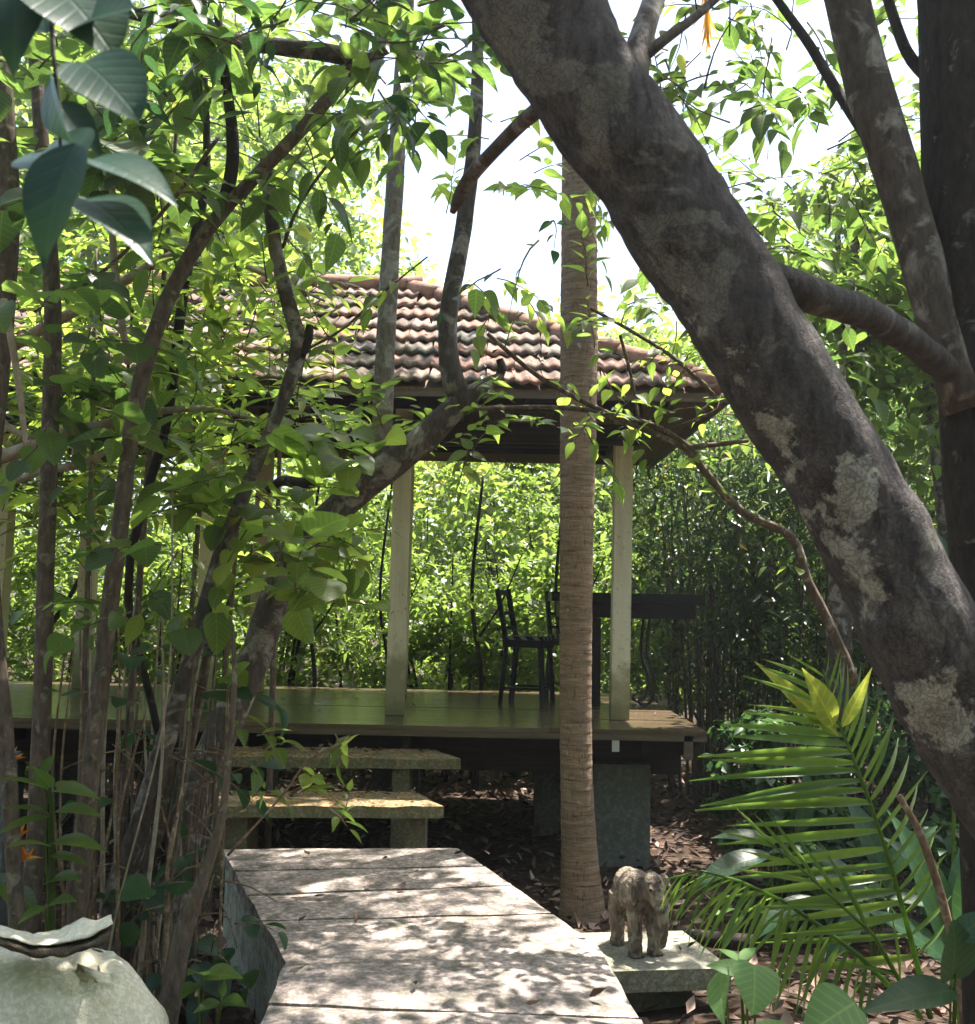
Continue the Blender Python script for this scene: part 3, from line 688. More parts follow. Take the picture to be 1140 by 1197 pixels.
def chair(label, loc, rz, group):
    """bar chair, local frame: faces +X"""
    r = thing('bar_chair', label, 'chair', loc, rz, group); B = M['blackwood']; w = .19; SH = .62
    def bar(name, a, b, s, m=B):
        a = Vector(a); b = Vector(b); v = b-a; mb = MB(); q = v.to_track_quat('Z', 'X')
        mb.box((a+b)/2, (s[0], s[1], v.length), q.to_matrix()); return part(mb, name, m, r, True)
    mb = MB(); mb.box((0, 0, SH-.045), (.40, .40, .07)); part(mb, 'seat', B, r, True)
    mb = MB(); mb.box((0, 0, SH+.008), (.38, .38, .034), None, .5); part(mb, 'cushion', M['cushion'], r, True)
    for sy in (-1, 1):
        bar('leg', (.17, sy*.17, SH-.08), (.20, sy*.19, 0), (.04, .04)); bar('leg', (-.17, sy*.17, SH-.08), (-.22, sy*.19, 0), (.04, .04))
        bar('back_post', (-.175, sy*.17, SH-.01), (-.27, sy*.175, 1.09), (.045, .035))
    for z in (.66, .80, 1.06): bar('back_rail', (-.18-(z-.61)*.19, -.152, z+.06 if z < 1 else z), (-.18-(z-.61)*.19, .152, z+.06 if z < 1 else z), (.05 if z > 1 else .03, .018))
    for z, x in ((.14, .193), (.14, -.208)): bar('stretcher', (x, -.165, z), (x, .165, z), (.02, .025))
    for sy in (-1, 1): bar('stretcher', (-.186, sy*.187, .155), (.175, sy*.187, .155), (.02, .025))
    return r
c1 = chair('black wooden bar chair with striped cushion, seen whole beside the coconut trunk', (.42, 10.15, ZD), R(-18), 'black bar chairs at the tall table')
c2 = dup(c1, (.90, 10.85, ZD), R(-70), 'black wooden bar chair mostly hidden behind the coconut trunk, only its back rails showing')

# ------------------------------------------------------------------ big shell-like stone ornament, front left
sh = thing('stone_conch', 'large pale weathered conch-like stone with a curled lip and dark crack, front left', 'stone ornament', (-1.75, 3.9, 0))
def S3(px, py, d=3.9): return P(px, py, d)
mb = MB(); c = P(18, 1305, 3.95)
mb.ellipsoid(c, (.53, .42, .59), None, 64, 48)
o = part(mb, 'body', M['conch'], sh)
for v in o.data.vertices:
    h_ = max(-.99, min(.99, (v.co.z+ORG['stone_conch'][2]-c.z)/.59)); k_ = min(2.2, math.sqrt(1-abs(h_)**5.5)/math.sqrt(1-h_*h_)) if abs(h_) < .97 else 1.0
    v.co.x = (v.co.x-(c.x-ORG['stone_conch'][0]))*k_+(c.x-ORG['stone_conch'][0])
    w_ = v.co+Vector(ORG['stone_conch']); n = mnoise.noise(w_*2.2)*.055+mnoise.noise(w_*6)*.022+mnoise.noise(w_*16)*.008
    # shoulder terraces like the whorls of a shell
    n += .010*math.sin((w_.z)*26+3*mnoise.noise(w_*2))*max(0, min(1, (w_.x+2.2)*1.2))
    v.co += v.normal*n
def sheet(name, mat, top, bot, th, d, root, bulge=0):
    mb = MB(); n = 40; V = []
    def samp(pts, t):
        k = min(len(pts)-2, int(t*(len(pts)-1))); u = t*(len(pts)-1)-k; u = u*u*(3-2*u)*.5+u*.5; return (pts[k][0]+(pts[k+1][0]-pts[k][0])*u, pts[k][1]+(pts[k+1][1]-pts[k][1])*u)
    m = 8
    for s_ in (0, 1):
        for j in range(m+1):
            for i in range(n+1):
                a = samp(top, i/n); b = samp(bot, i/n); t = j/m
                dd = d+s_*th+.16*(1-t)*(1-t)+bulge*math.sin(math.pi*t)
                p = P(a[0]+(b[0]-a[0])*t, a[1]+(b[1]-a[1])*t, dd); p += Vector((0, -.02, .016))*mnoise.noise(p*9)+Vector((0, -.008, .010))*mnoise.noise(p*28); V.append(tuple(p))
    F = []; k = (m+1)*(n+1)
    for j in range(m):
        for i in range(n):
            a = j*(n+1)+i; F += [(a, a+n+1, a+n+2, a+1), (k+a, k+a+1, k+a+n+2, k+a+n+1)]
    for i in range(n):
        F.append((i, i+1, k+i+1, k+i)); b = m*(n+1)+i; F.append((b+1, b, k+b, k+b+1))
    for j in range(m):
        a = j*(n+1); F.append((a+n+1, a, k+a, k+a+n+1)); b = a+n; F.append((b, b+n+1, k+b+n+1, k+b))
    mb.add(V, F); return part(mb, name, mat, root)
sheet('lip', M['conch'], [(-60, 1072), (0, 1083), (40, 1092), (70, 1086), (95, 1073), (112, 1075), (130, 1069)], [(-60, 1096), (0, 1096), (40, 1106), (66, 1104), (90, 1098), (110, 1094), (132, 1080)], .04, 3.62, sh)
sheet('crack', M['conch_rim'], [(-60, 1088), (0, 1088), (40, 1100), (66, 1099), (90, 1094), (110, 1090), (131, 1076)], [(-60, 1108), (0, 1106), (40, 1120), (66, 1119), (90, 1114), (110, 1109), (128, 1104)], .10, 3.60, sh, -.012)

# ------------------------------------------------------------------ trees and plants
def PP(lst, d=None):
    """path from (px, py[, depth]) triples"""
    return [P(q[0], q[1], q[2] if len(q) > 2 else d) for q in lst]
def rp(px, d): return px*d/FPX
def limb(root, name, mat, pts, widths, d=None, n=10, **kw):
    """widths are apparent widths in photo pixels"""
    w = PP(pts, d); rad = [max(.002, rp(widths[min(i, len(widths)-1)] if len(widths) != 2 else widths[0]+(widths[1]-widths[0])*i/(len(pts)-1), w[i].y)/2) for i in range(len(pts))]
    mb = MB(); mb.tube(w, rad, n, **kw); return part(mb, name, mat, root)
class Foliage:
    def __init__(s, root, mat, tmat=None, name='foliage'): s.root = root; s.mat = mat; s.ml = MB(); s.mw = s.ml; s.tm = tmat; s.name = name
    def region(s, px, py, rx, ry, d0, d1, n, size, template, nleaf=9, length=.45, droop=.5, dirz=.1, keep=None, lean=0):
        for _ in range(n):
            a = random.random()*TAU; q = math.sqrt(random.random()); d = random.uniform(d0, d1)
            p = P(px+rx*q*math.cos(a), py+ry*q*math.sin(a), d)
            if keep and not keep(p): continue
            dv = Vector((random.gauss(lean, .7), random.gauss(-.1, .6), random.gauss(dirz, .45)))
            spray(s.mw, s.ml, p, dv, length*random.uniform(.6, 1.3), max(4, int(nleaf*random.uniform(.7, 1.3))), size, template, droop)
    def twig(s, pts, w, d=None, leaf=0, size=.08, template=T_OV, **kw):
        q = PP(pts, d); mb = MB(); mb.tube(q, [max(.0015, rp(w[0], q[0].y)/2), max(.001, rp(w[1], q[-1].y)/2)] if len(q) == 2 else list(np.linspace(rp(w[0], q[0].y)/2, rp(w[1], q[-1].y)/2, len(q))), 6, step=.05, wob=.12, wfreq=20); part(mb, 'branch', s.tm or M['twig'], s.root)
        for _ in range(leaf):
            i = random.randrange(len(q)-1); p = q[i].lerp(q[i+1], random.random())
            spray(s.mw, s.ml, p, (random.gauss(0, .8), random.gauss(0, .6), random.gauss(.2, .5)), size*random.uniform(2, 4), random.randint(4, 7), size, template)
    def done(s):
        if s.ml.n: part(s.ml, s.name, (s.mat, s.tm or M['twig']), s.root)
def tree(name, label, cat='tree', base=(0, 0, 0), group=None): return thing(name, label, cat, base, 0, group)

# --- big leaning tree, right foreground
lt = tree('leaning_tree', 'thick dark mottled tree trunk leaning across the right foreground, pale lichen patches', base=(1.5, 2.25, 0))
pts = [(1480, 1420), (1318, 1085), (1218, 960), (1140, 848), (1082, 750), (1036, 650), (968, 535), (914, 450), (855, 350), (805, 273), (752, 190), (684, 100), (612, -20), (520, -170), (400, -420)]
limb(lt, 'trunk', M['bark_big'], pts, [210, 170, 150, 140, 134, 128, 126, 126, 131, 135, 133, 137, 150, 146, 130], 2.2, 32, step=.02, wob=.085, wfreq=9)
limb(lt, 'limb', M['bark_big'], [(890, 325, 2.2), (935, 340, 2.24), (975, 354, 2.32), (1015, 368, 2.45), (1060, 395, 2.65), (1105, 432, 2.9)], [52, 44, 40, 37, 35, 34], None, 16, step=.03, wob=.12, wfreq=9)
limb(lt, 'limb', M['bark_grey'], [(735, 110, 2.22), (745, 62, 2.26), (756, 25, 2.3), (782, -45, 2.4), (850, -200, 2.7), (1000, -420, 3.2)], [50, 34, 30, 26, 22, 12], None, 12, wob=.08)
limb(lt, 'limb', M['bark_grey'], [(738, 78, 2.25), (775, 48, 2.25), (812, 20, 2.3), (840, -5, 2.35), (930, -90, 2.6)], [18, 14, 12, 11, 6], None, 8, wob=.08)
limb(lt, 'limb', M['bark_grey'], [(640, 120, 2.25), (612, 142, 2.3), (578, 176, 2.4), (549, 208, 2.5), (536, 232, 2.55), (529, 248, 2.58)], [22, 19, 18, 18, 16, 8], None, 12, wob=.08)
limb(lt, 'limb', M['bark_grey'], [(400, -420, 2.2), (330, -700, 2.6), (500, -1200, 4.0)], [120, 90, 30], None, 10)
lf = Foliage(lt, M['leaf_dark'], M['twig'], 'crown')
# --- forked tree at the right edge
ft = tree('forked_tree', 'forked dark tree at the right edge, slimmer limb rising left of its upright trunk', base=(1.75, 3.0, 0))
limb(ft, 'trunk', M['bark_dark'], [(1180, 1500), (1168, 1000), (1158, 700), (1148, 560), (1140, 450), (1136, 330), (1134, 180), (1130, 0), (1124, -200), (1150, -600), (1080, -1000)], [90, 80, 84, 86, 84, 106, 110, 112, 110, 90, 40], 3.0, 20, wob=.07, wfreq=6)
limb(ft, 'limb', M['bark_grey'], [(1128, 480), (1112, 430), (1094, 370), (1074, 290), (1048, 200), (1018, 110), (990, 0), (968, -90), (900, -400), (700, -800)], [50, 46, 46, 50, 52, 54, 52, 48, 36, 16], 2.95, 14, wob=.08, wfreq=8)
limb(ft, 'limb', M['bark_dark'], [(1062, 235, 3.0), (975, 100, 3.3), (945, 50, 3.4), (905, -5, 3.5)], [16, 13, 12, 10], None, 8)
limb(ft, 'limb', M['bark_dark'], [(1090, 95, 3.05), (1060, 60, 3.1), (1035, -10, 3.2)], [18, 14, 12], None, 8)
ff = Foliage(ft, M['leaf_mid'], M['twig'], 'crown')

# --- coconut palm
def palm_ring(dist, a):
    t = (dist/.078+.55*mnoise.noise(Vector((dist*4.2, math.cos(a)*.35, math.sin(a)*.35)))) % 1.0; return 1+.018*(1-t)**2-.006+.014*mnoise.noise(Vector((dist*14, math.cos(a)*2, math.sin(a)*2)))
pb = P(679, 1062, 7.25)
cp = tree('coconut_palm', 'tall slim coconut palm with ringed brown trunk in front of the deck', 'palm', (pb.x, pb.y, 0))
w_ = [P(x, y, 7.25) for x, y in ((681, 1120), (680, 1050), (677, 990), (674, 900), (673, 800), (674, 640), (676, 500), (677, 380), (677, 220), (676, 0), (672, -300), (664, -560))]
w_[0].z = -.1
mb = MB(); mb.tube(w_, [rp(k, 7.25)/2 for k in (60, 49, 41, 37, 37, 39, 43, 45, 42, 40, 38, 40)], 22, step=.012, ring=palm_ring, wob=.02, wfreq=9); part(mb, 'trunk', M['palm_bark'], cp)
def frond(root, name, mat, pts, n, ll, w=None, hang=.5, tw=.012, both=(1, 1), up=Vector((0, 0, 1)), tmat=None, spread=.8):
    """a feather leaf: rachis with strap leaflets along both sides"""
    pts = [Vector(p) for p in pts]; mb = MB(); mb.tube(pts, [tw, tw*.25], 6, step=.04); r = part(mb, name, tmat or M['frond'], root)
    ml = MB(); pos = []; dd = []; nn = []; sz = []; m = len(pts)-1
    for i in range(n):
        for s in (-1, 1):
            if not both[0 if s < 0 else 1]: continue
            t = (.10+.9*(i+random.random()*.3)/n); t = min(t, .999); k = min(m-1, int(t*m)); q = pts[k].lerp(pts[k+1], t*m-k); e = (pts[k+1]-pts[k]).normalized()
            sd_ = e.cross(up).normalized()
            v = e*(.5+.8*t*t)+sd_*s*spread*(1-.45*t)+Vector((0, 0, -hang*random.uniform(.6, 1.2)))
            pos.append(q); dd.append(v); nn.append(up+Vector((random.gauss(0, .2), random.gauss(0, .2), 0))); sz.append(ll*(both[0] if s < 0 else both[1])*math.sin(math.pi*min(1, .16+.8*t))**.7*random.uniform(.88, 1.08))
    ml.leaves(np.array(pos), np.array(dd), np.array(nn), np.array(sz), T_STRAP); part(ml, 'leaflets', mat, r); return r
top = w_[-1]
for k in range(11):
    a = TAU*k/11+.3; el_ = random.uniform(.1, 1.1); L = random.uniform(2.2, 2.8); p = top.copy(); pts = [p.copy()]; dv = Vector((math.cos(a)*math.cos(el_), math.sin(a)*math.cos(el_), math.sin(el_)))
    for i in range(7):
        dv = (dv+Vector((0, 0, -.16))).normalized(); p = p+dv*L/7; pts.append(p.copy())
    frond(cp, 'frond', M['frond'], pts, 34, .62, hang=.5, tw=.02)
frond(cp, 'frond', M['frond_dead'], [top, P(770, -480, 7.3), P(812, -260, 7.2), P(822, -100, 7.2), P(826, 0, 7.2), P(828, 45, 7.2)], 30, .55, hang=1.4, tw=.018, tmat=M['frond_dead'], spread=.45)

# --- slanting tree in front of the roof with pale upright stem
sb = P(195, 1080, 5.7)
st = tree('slanting_tree', 'grey tree slanting rightwards in front of the roof, forked at the eave with upright limbs', base=(sb.x, sb.y, 0))
limb(st, 'trunk', M['bark_grey'], [(175, 1200, 5.6), (200, 1050, 5.7), (228, 930, 5.8), (262, 850, 5.9), (300, 765), (332, 672), (384, 606), (438, 558), (498, 512), (540, 468), (588, 440)], [44, 42, 40, 38, 36, 36, 35, 36, 34, 28, 12], 6.0, 14, wob=.10, wfreq=6)
limb(st, 'limb', M['bark_grey'], [(545, 478), (530, 445), (523, 400), (527, 345), (539, 285), (552, 190), (558, 100), (558, 20), (552, -80), (590, -300)], [30, 28, 23, 22, 21, 18, 16, 14, 12, 5], 6.0, 12, wob=.09, wfreq=7)
limb(st, 'stub', M['bark_dark'], [(580, 447), (587, 432), (584, 420)], [12, 11, 9], 6.0, 8)
limb(st, 'limb', M['bark_dark'], [(372, 562), (350, 565), (330, 562), (312, 574)], [14, 14, 12, 8], 6.2, 8, wob=.1)
limb(st, 'stem', M['bark_pale'], [(438, 560), (446, 515), (449, 440), (453, 360), (460, 240), (467, 130), (474, 30), (482, -100), (500, -350)], [26, 25, 24, 23, 22, 20, 18, 16, 8], 6.05, 12, wob=.06, wfreq=7)
sf = Foliage(st, M['leaf_bright'], M['twig'])
sf.region(400, 500, 60, 40, 5.6, 6.6, 16, .125, T_OV, 9, .3, .1, .5)
sf.region(520, 510, 60, 35, 5.7, 6.5, 9, .12, T_OV, 8, .3, .2, .3)
sf.region(560, 200, 90, 60, 5.8, 6.8, 10, .14, T_OV, 8, .4, .3, .2)
sf.region(600, 480, 60, 40, 5.7, 6.3, 7, .11, T_OV, 7, .3, .3, .1)
sf.region(580, 335, 50, 30, 5.5, 6.0, 4, .14, T_OV, 6, .3, .5, 0)
sf.twig([(570, 390), (630, 440), (700, 478), (760, 505), (800, 523), (825, 552), (868, 598), (925, 628), (945, 680), (975, 740), (1000, 800)], (5, 13), 5.2, 4, .09)
sf.twig([(555, 478), (640, 476), (700, 482), (770, 500), (815, 530)], (5, 8), 5.2, 4, .09)
sf.twig([(690, 360), (740, 388), (790, 420), (835, 462)], (4, 5), 5.2, 6, .08)
sf.twig([(725, 392), (738, 440), (748, 500)], (4, 4), 5.2, 2, .08)
sf.twig([(800, 523), (835, 520), (875, 515)], (7, 5), 5.2, 1, .08)
sf.twig([(790, 500), (840, 478), (845, 460)], (5, 4), 5.2, 1, .08)
sf.region(770, 400, 80, 60, 4.9, 5.6, 7, .10, T_OV, 7, .3, .4, 0)
sf.region(720, 330, 60, 60, 5.0, 5.6, 5, .11, T_OV, 7, .3, .4, 0)
sf.region(680, 470, 40, 50, 5.0, 5.5, 4, .11, T_OV, 6, .28, .4, 0)
sf.region(850, 500, 40, 40, 5.0, 5.5, 4, .10, T_OV, 6, .28, .2, .4)
sf.region(690, 225, 35, 50, 6.6, 7.0, 4, .14, T_OV, 7, .35, .9, -.4)
sf.done()

# --- left thicket of slender trees
def slender(label, trunk, w, mat, d=None, name='slender_tree', n=10):
    b = PP(trunk[:1], d)[0]; t = tree(name, label, base=(b.x, b.y, 0), group='slender trees of the left thicket')
    w = [k*.80 for k in w]
    if b.z > .1: trunk = [(trunk[0][0]-4, trunk[0][1]+b.z/b.y*FPX+12)+tuple(trunk[0][2:])]+list(trunk); w = [w[0]*1.15]+list(w)
    limb(t, 'trunk', mat, trunk, w, d, n, wob=.10, wfreq=8); return t
t1 = slender('straight brown stem at far left with big dark leaves hanging before it', [(36, 1090), (45, 930), (50, 800), (54, 650), (60, 450), (62, 360), (56, 270), (50, 180), (40, 20), (50, -200)], [28, 27, 25, 24, 25, 25, 24, 22, 18, 10], M['bark_brown'], 4.6)
f1 = Foliage(t1, M['leaf_mid'])
f1.region(60, 460, 90, 140, 3.6, 5.0, 12, .14, T_HEART, 6, .4, .5)
f1.region(90, 120, 130, 130, 4.0, 5.5, 26, .15, T_HEART, 8, .45, .5)
f1.region(100, 620, 90, 110, 4.3, 5.2, 4, .12, T_HEART, 5, .35, .5)
f1.done()
t2 = slender('spotted dark stem curving up to the right and meeting a level branch at the top', [(90, 1090), (102, 950), (122, 760), (140, 620), (150, 530), (166, 440), (196, 350), (245, 265), (300, 205), (358, 145), (412, 82), (436, 66), (480, 45), (535, 22)], [30, 28, 25, 24, 24, 24, 23, 22, 20, 20, 20, 15, 10, 7], M['bark_brown'], 4.4)
limb(t2, 'branch', M['bark_grey'], [(430, 72), (385, 62), (330, 55), (270, 46), (215, 28), (150, 14), (40, -20)], [22, 22, 21, 20, 18, 15, 12], 4.4, 10, wob=.08)
limb(t2, 'branch', M['bark_dark'], [(250, 262), (268, 215), (272, 160), (262, 80), (250, -20)], [15, 16, 16, 13, 9], 4.5, 8, wob=.08)
limb(t2, 'branch', M['twig_pale'], [(150, 425), (136, 330), (131, 240), (136, 120)], [9, 9, 8, 6], 4.5, 8)
f2 = Foliage(t2, M['leaf_mid'])
f2.region(330, 80, 180, 110, 4.0, 5.2, 30, .17, T_OV, 8, .45, .5, keep=None)
f2.region(200, 150, 130, 120, 4.0, 5.2, 18, .16, T_OV, 7, .4, .5)
f2.region(430, 90, 60, 90, 4.1, 4.8, 12, .17, T_OV, 7, .4, .5)
f2.region(170, 640, 70, 110, 4.0, 4.8, 5, .12, T_HEART, 5, .3, .5)
f2.twig([(90, 340), (140, 300), (205, 230), (255, 160)], (4, 6), 4.2, 3, .1)
f2.done()
t3 = slender('grey stem kinked at mid height with a broken stub, in front of the white post', [(128, 1090), (165, 960), (205, 830), (232, 740), (258, 650), (288, 570), (318, 500), (344, 432), (350, 398), (336, 350), (322, 290), (316, 235), (310, 178)], [34, 30, 28, 24, 24, 20, 18, 22, 24, 22, 22, 22, 18], M['bark_grey'], 4.8)
limb(t3, 'stub', M['bark_dark'], [(348, 418), (360, 396), (362, 380)], [16, 13, 9], 4.8, 8)
f3 = Foliage(t3, M['leaf_bright'])
f3.region(275, 430, 90, 120, 4.6, 5.6, 34, .18, T_LANCE, 9, .3, -.3, .8)
f3.region(330, 600, 100, 110, 4.4, 5.4, 26, .15, T_HEART, 6, .35, .4)
f3.region(230, 560, 80, 90, 4.4, 5.4, 12, .16, T_OV, 6, .35, .4)
f3.twig([(330, 290), (350, 240), (385, 190), (420, 150), (470, 120)], (5, 3), 4.8, 3, .1)
f3.twig([(355, 410), (400, 385), (450, 340), (500, 300)], (4, 2), 4.8, 2, .1)
f3.done()
t4 = slender('thin nearly black stem behind the spotted curving one', [(190, 900), (150, 700), (170, 580), (192, 510), (205, 420), (216, 330), (236, 240), (242, 180), (238, 60), (240, -60)], [10, 12, 13, 14, 15, 15, 14, 12, 10, 7], M['bark_dark'], 5.2)
f4 = Foliage(t4, M['leaf_bright'])
f4.region(210, 450, 100, 130, 5.0, 6.0, 20, .17, T_OV, 7, .4, .3, .2)
f4.region(180, 330, 160, 80, 5.2, 6.2, 24, .17, T_OV, 7, .4, .3, .1)
f4.region(380, 680, 80, 60, 4.8, 5.4, 8, .12, T_HEART, 6, .35, .5)
f4.done()
t5 = slender('stout brown trunk cut by the left photo edge in the upper corner', [(20, 1100), (8, 880), (-14, 620), (2, 380), (10, 250), (4, 120), (-10, -60)], [22, 22, 26, 34, 32, 30, 26], M['bark_brown'], 4.2)
limb(t5, 'branch', M['twig_pale'], [(30, 520), (22, 450), (12, 390), (4, 350)], [6, 8, 9, 9], 3.9, 8)
f5 = Foliage(t5, M['leaf_mid']); f5.region(20, 360, 80, 150, 4.2, 5.2, 14, .15, T_OV, 6, .35, .4); f5.region(60, 40, 80, 60, 3.2, 4.4, 6, .11, T_HEART, 6, .3, .5); f5.done()
t6 = slender('bent mossy stem rising from the pale conch toward the path corner', [(186, 1240), (198, 1175), (216, 1085), (240, 1020), (258, 960), (266, 900), (274, 800), (272, 730)], [34, 33, 28, 17, 12, 9, 8, 5], M['bark_brown'], 4.3)
f6 = Foliage(t6, M['leaf_bright'], M['dry'])
f6.twig([(266, 1000), (330, 930), (360, 890), (410, 862)], (3, 2), 4.6, 0)
for px_, py_ in ((285, 830), (300, 860), (290, 890), (330, 870), (345, 895), (370, 880), (392, 858), (310, 930), (355, 925), (385, 945), (400, 960)):
    spray(f6.mw, f6.ml, P(px_, py_, random.uniform(4.5, 4.8)), (random.gauss(.5, .4), -.2, random.gauss(-.1, .3)), .12, 4, .10, T_OV, .6)
f6.done()
# low dry stems at the foot of the thicket: one many-stemmed shrub
tg = P(190, 1120, 4.9)
dk = tree('thicket_shrub', 'many-stemmed leggy shrub of dry sticks and sparse leaves beside the path', 'shrub', (tg.x, tg.y, 0))
for k in range(40):
    x0 = random.uniform(60, 222); x1 = x0+random.gauss(28, 30); d = random.uniform(4.5, 5.6); y1 = random.choice([random.uniform(560, 820), random.uniform(800, 980)])
    limb(dk, 'stem', random.choice([M['bark_brown'], M['dry'], M['bark_brown'], M['dry'], M['twig_pale']]), [(x0, 1250), (x0+(x1-x0)*.3+random.gauss(0, 5), 1080), (x0+(x1-x0)*.7+random.gauss(0, 7), (1080+y1)/2), (x1, y1)], [random.uniform(3, 9.5), 2], d, 6, wob=.15, wfreq=14)
for x0, y0, x1, y1, w0 in ((205, 960, 258, 640, 18), (150, 1080, 205, 880, 24), (120, 1080, 150, 900, 14)):
    limb(dk, 'stem', M['bark_brown'], [(x0-25, 1230), (x0, y0), ((x0+x1)/2+5, (y0+y1)/2), (x1, y1)], [w0*.95, w0*.75, w0*.65, w0*.45], 5.0, 8, wob=.12, wfreq=10)
df = Foliage(dk, M['leaf_dark'], M['dry'])
df.region(190, 850, 90, 120, 4.5, 5.2, 12, .11, T_HEART, 4, .3, .4)
df.region(200, 1060, 80, 90, 4.4, 5.2, 14, .10, T_HEART, 4, .25, .3)
for _ in range(70):
    d = random.uniform(4.5, 5.4); a = P(random.uniform(140, 265), random.uniform(860, 1180), d); b = a+Vector((random.gauss(0, .13), random.gauss(0, .1), random.gauss(-.05, .12)))
    df.mw.mi = 1; df.mw.tube([a, (a+b)/2+Vector((0, 0, .02)), b], [.005, .002], 5, step=.06)
df.done()
# level pale branches crossing the thicket
br = tree('fallen_branch', 'long pale bare branches lying level through the left thicket', 'branch', tuple(P(60, 560, 4.9)))
limb(br, 'bough', M['twig_pale'], [(-30, 545), (20, 528), (80, 505), (125, 496), (180, 482), (240, 478), (300, 490)], [17, 16, 14, 13, 9, 7, 4], 4.95, 8, wob=.08)
limb(br, 'bough', M['twig_pale'], [(-20, 590), (20, 562), (60, 548), (88, 545), (130, 525), (165, 505)], [8, 8, 9, 9, 7, 4], 4.9, 8, wob=.08)
limb(br, 'twig', M['twig_pale'], [(86, 548), (88, 520), (92, 500)], [7, 7, 6], 4.9, 6)
limb(br, 'bough', M['twig_pale'], [(-20, 425), (30, 395), (90, 362), (150, 325), (205, 298), (260, 302), (320, 325), (380, 352)], [15, 15, 14, 13, 11, 8, 6, 3], 5.6, 8, wob=.08)
limb(br, 'bough', M['twig_pale'], [(-20, 440), (0, 490), (20, 505), (40, 512)], [10, 10, 8, 4], 4.7, 8, wob=.08)
# hanging vine with big leaves close to the lens
vn = tree('hanging_vine', 'vine of large glossy dark heart leaves hanging close at the top left', 'vine', tuple(P(70, -60, 1.1)))
limb(vn, 'stem', M['bark_dark'], [(40, -120), (58, -20), (62, 60), (70, 130), (72, 200), (88, 230)], [7, 6, 6, 5, 4, 3], 1.15, 6)
ml = MB()
def bigleaf(px, py, qx, qy, d, tip_d, tplt, nv=(0, -.3, 1), k=1.0):
    a = P(px, py, d); b = P(qx, qy, tip_d); v = b-a; ml.leaves(np.array([a]), np.array([v]), np.array([nv]), np.array([v.length*k]), tplt)
for args in ((72, 40, 138, -14, 1.1, 1.05, T_HEARTBIG, (.5, -1, .6)), (98, 72, 160, 116, 1.0, .97, T_HEARTBIG, (0, -1, .8)), (88, 168, 26, 290, 1.05, 1.0, T_OVBIG, (-.3, -1, .4)), (88, 200, 25, 140, 1.1, 1.2, T_OVBIG, (0, -1, .4)),
             (105, 186, 205, 205, 1.1, 1.05, T_OVBIG, (.1, -.7, 1)), (100, 232, 178, 268, 1.1, 1.02, T_OVBIG, (.2, -.7, 1)), (56, 40, 22, -60, 1.15, 1.2, T_OVBIG, (0, -1, .2)), (60, 90, 55, 160, 1.15, 1.1, T_OVBIG, (-1, -.6, .1)),
             (66, 120, 122, 172, 1.2, 1.2, T_OVBIG, (.2, -1, .6)), (60, -20, 130, 30, 1.1, 1.05, T_HEARTBIG, (.2, -1, .8)), (20, -40, 8, 60, 1.1, 1.05, T_OVBIG, (.2, -1, .3)), (70, 222, 52, 290, 1.2, 1.2, T_OVBIG, (.2, -1, .3))):
    bigleaf(*args)
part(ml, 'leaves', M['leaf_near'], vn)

# --- upper-right foliage on the two right trees, and the branch leaves against the sky
rf = ff
rf.region(900, 190, 110, 130, 4.0, 6.0, 26, .12, T_OV, 9, .45, .4)
rf.region(890, 50, 120, 60, 3.8, 5.5, 20, .115, T_OV, 9, .45, .4)
rf.region(1030, 120, 60, 200, 4.0, 6.0, 18, .115, T_OV, 9, .45, .4)
rf.region(800, 130, 50, 60, 3.2, 4.0, 6, .06, T_OV, 7, .3, .6)
rf.region(880, 290, 60, 60, 3.4, 4.5, 10, .10, T_OV, 7, .35, .5)
rf.region(960, 380, 80, 50, 4.0, 6.0, 16, .12, T_OV, 8, .4, .4)
lf.region(610, 260, 60, 60, 3.2, 4.2, 3, .07, T_OV, 5, .3, .7)
lf.region(470, 60, 90, 70, 3.2, 4.2, 9, .10, T_OV, 7, .35, .5)
lf.region(280, 20, 220, 50, 3.0, 4.2, 16, .11, T_OV, 7, .4, .5)
for c in ((2.35, 5.0, 4.5), (2.75, 4.8, 5.0)):  # extra leaf clumps added towards the sun to shade the young palm
    blob_leaves(ff.ml, c, (.6, .6, .35), 14, 14, .14, T_SMALL, .2)
# canopy overhead (above the frame) that breaks the sun into dapples
def off(pos):
    px, py, zc = proj(pos); return ~((zc > 0) & (px > -60) & (px < 1200) & (py > -30) & (py < 1230))
for _ in range(78):
    c = (random.uniform(-4.2, 4.2), random.uniform(1.5, 9.5), 0); z0 = 3.2+max(0, c[1])*.62
    c = (c[0], c[1], z0+random.uniform(.2, 2.2))
    if abs(c[0]-1.2) < 1.0 and 5.5 < c[1] < 7.6 and random.random() < .5: continue
    if c[0] < .2 and c[1] > 3.4: continue
    tgt = (lf if random.random() < .6 else ff)
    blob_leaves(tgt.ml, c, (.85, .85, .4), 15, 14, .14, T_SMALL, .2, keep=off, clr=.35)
    src = Vector((-.3, 2.2, 4.8)) if tgt is lf else Vector((1.5, 3, 5.0))
    mb = MB(); mb.tube([src, src.lerp(Vector(c), .5)+Vector((0, 0, .3)), Vector(c)], [.03, .006], 5, step=.3); part(mb, 'bough', M['bark_grey'], tgt.root)
def fix_twigs(F):
    pass
lf.done(); ff.done()
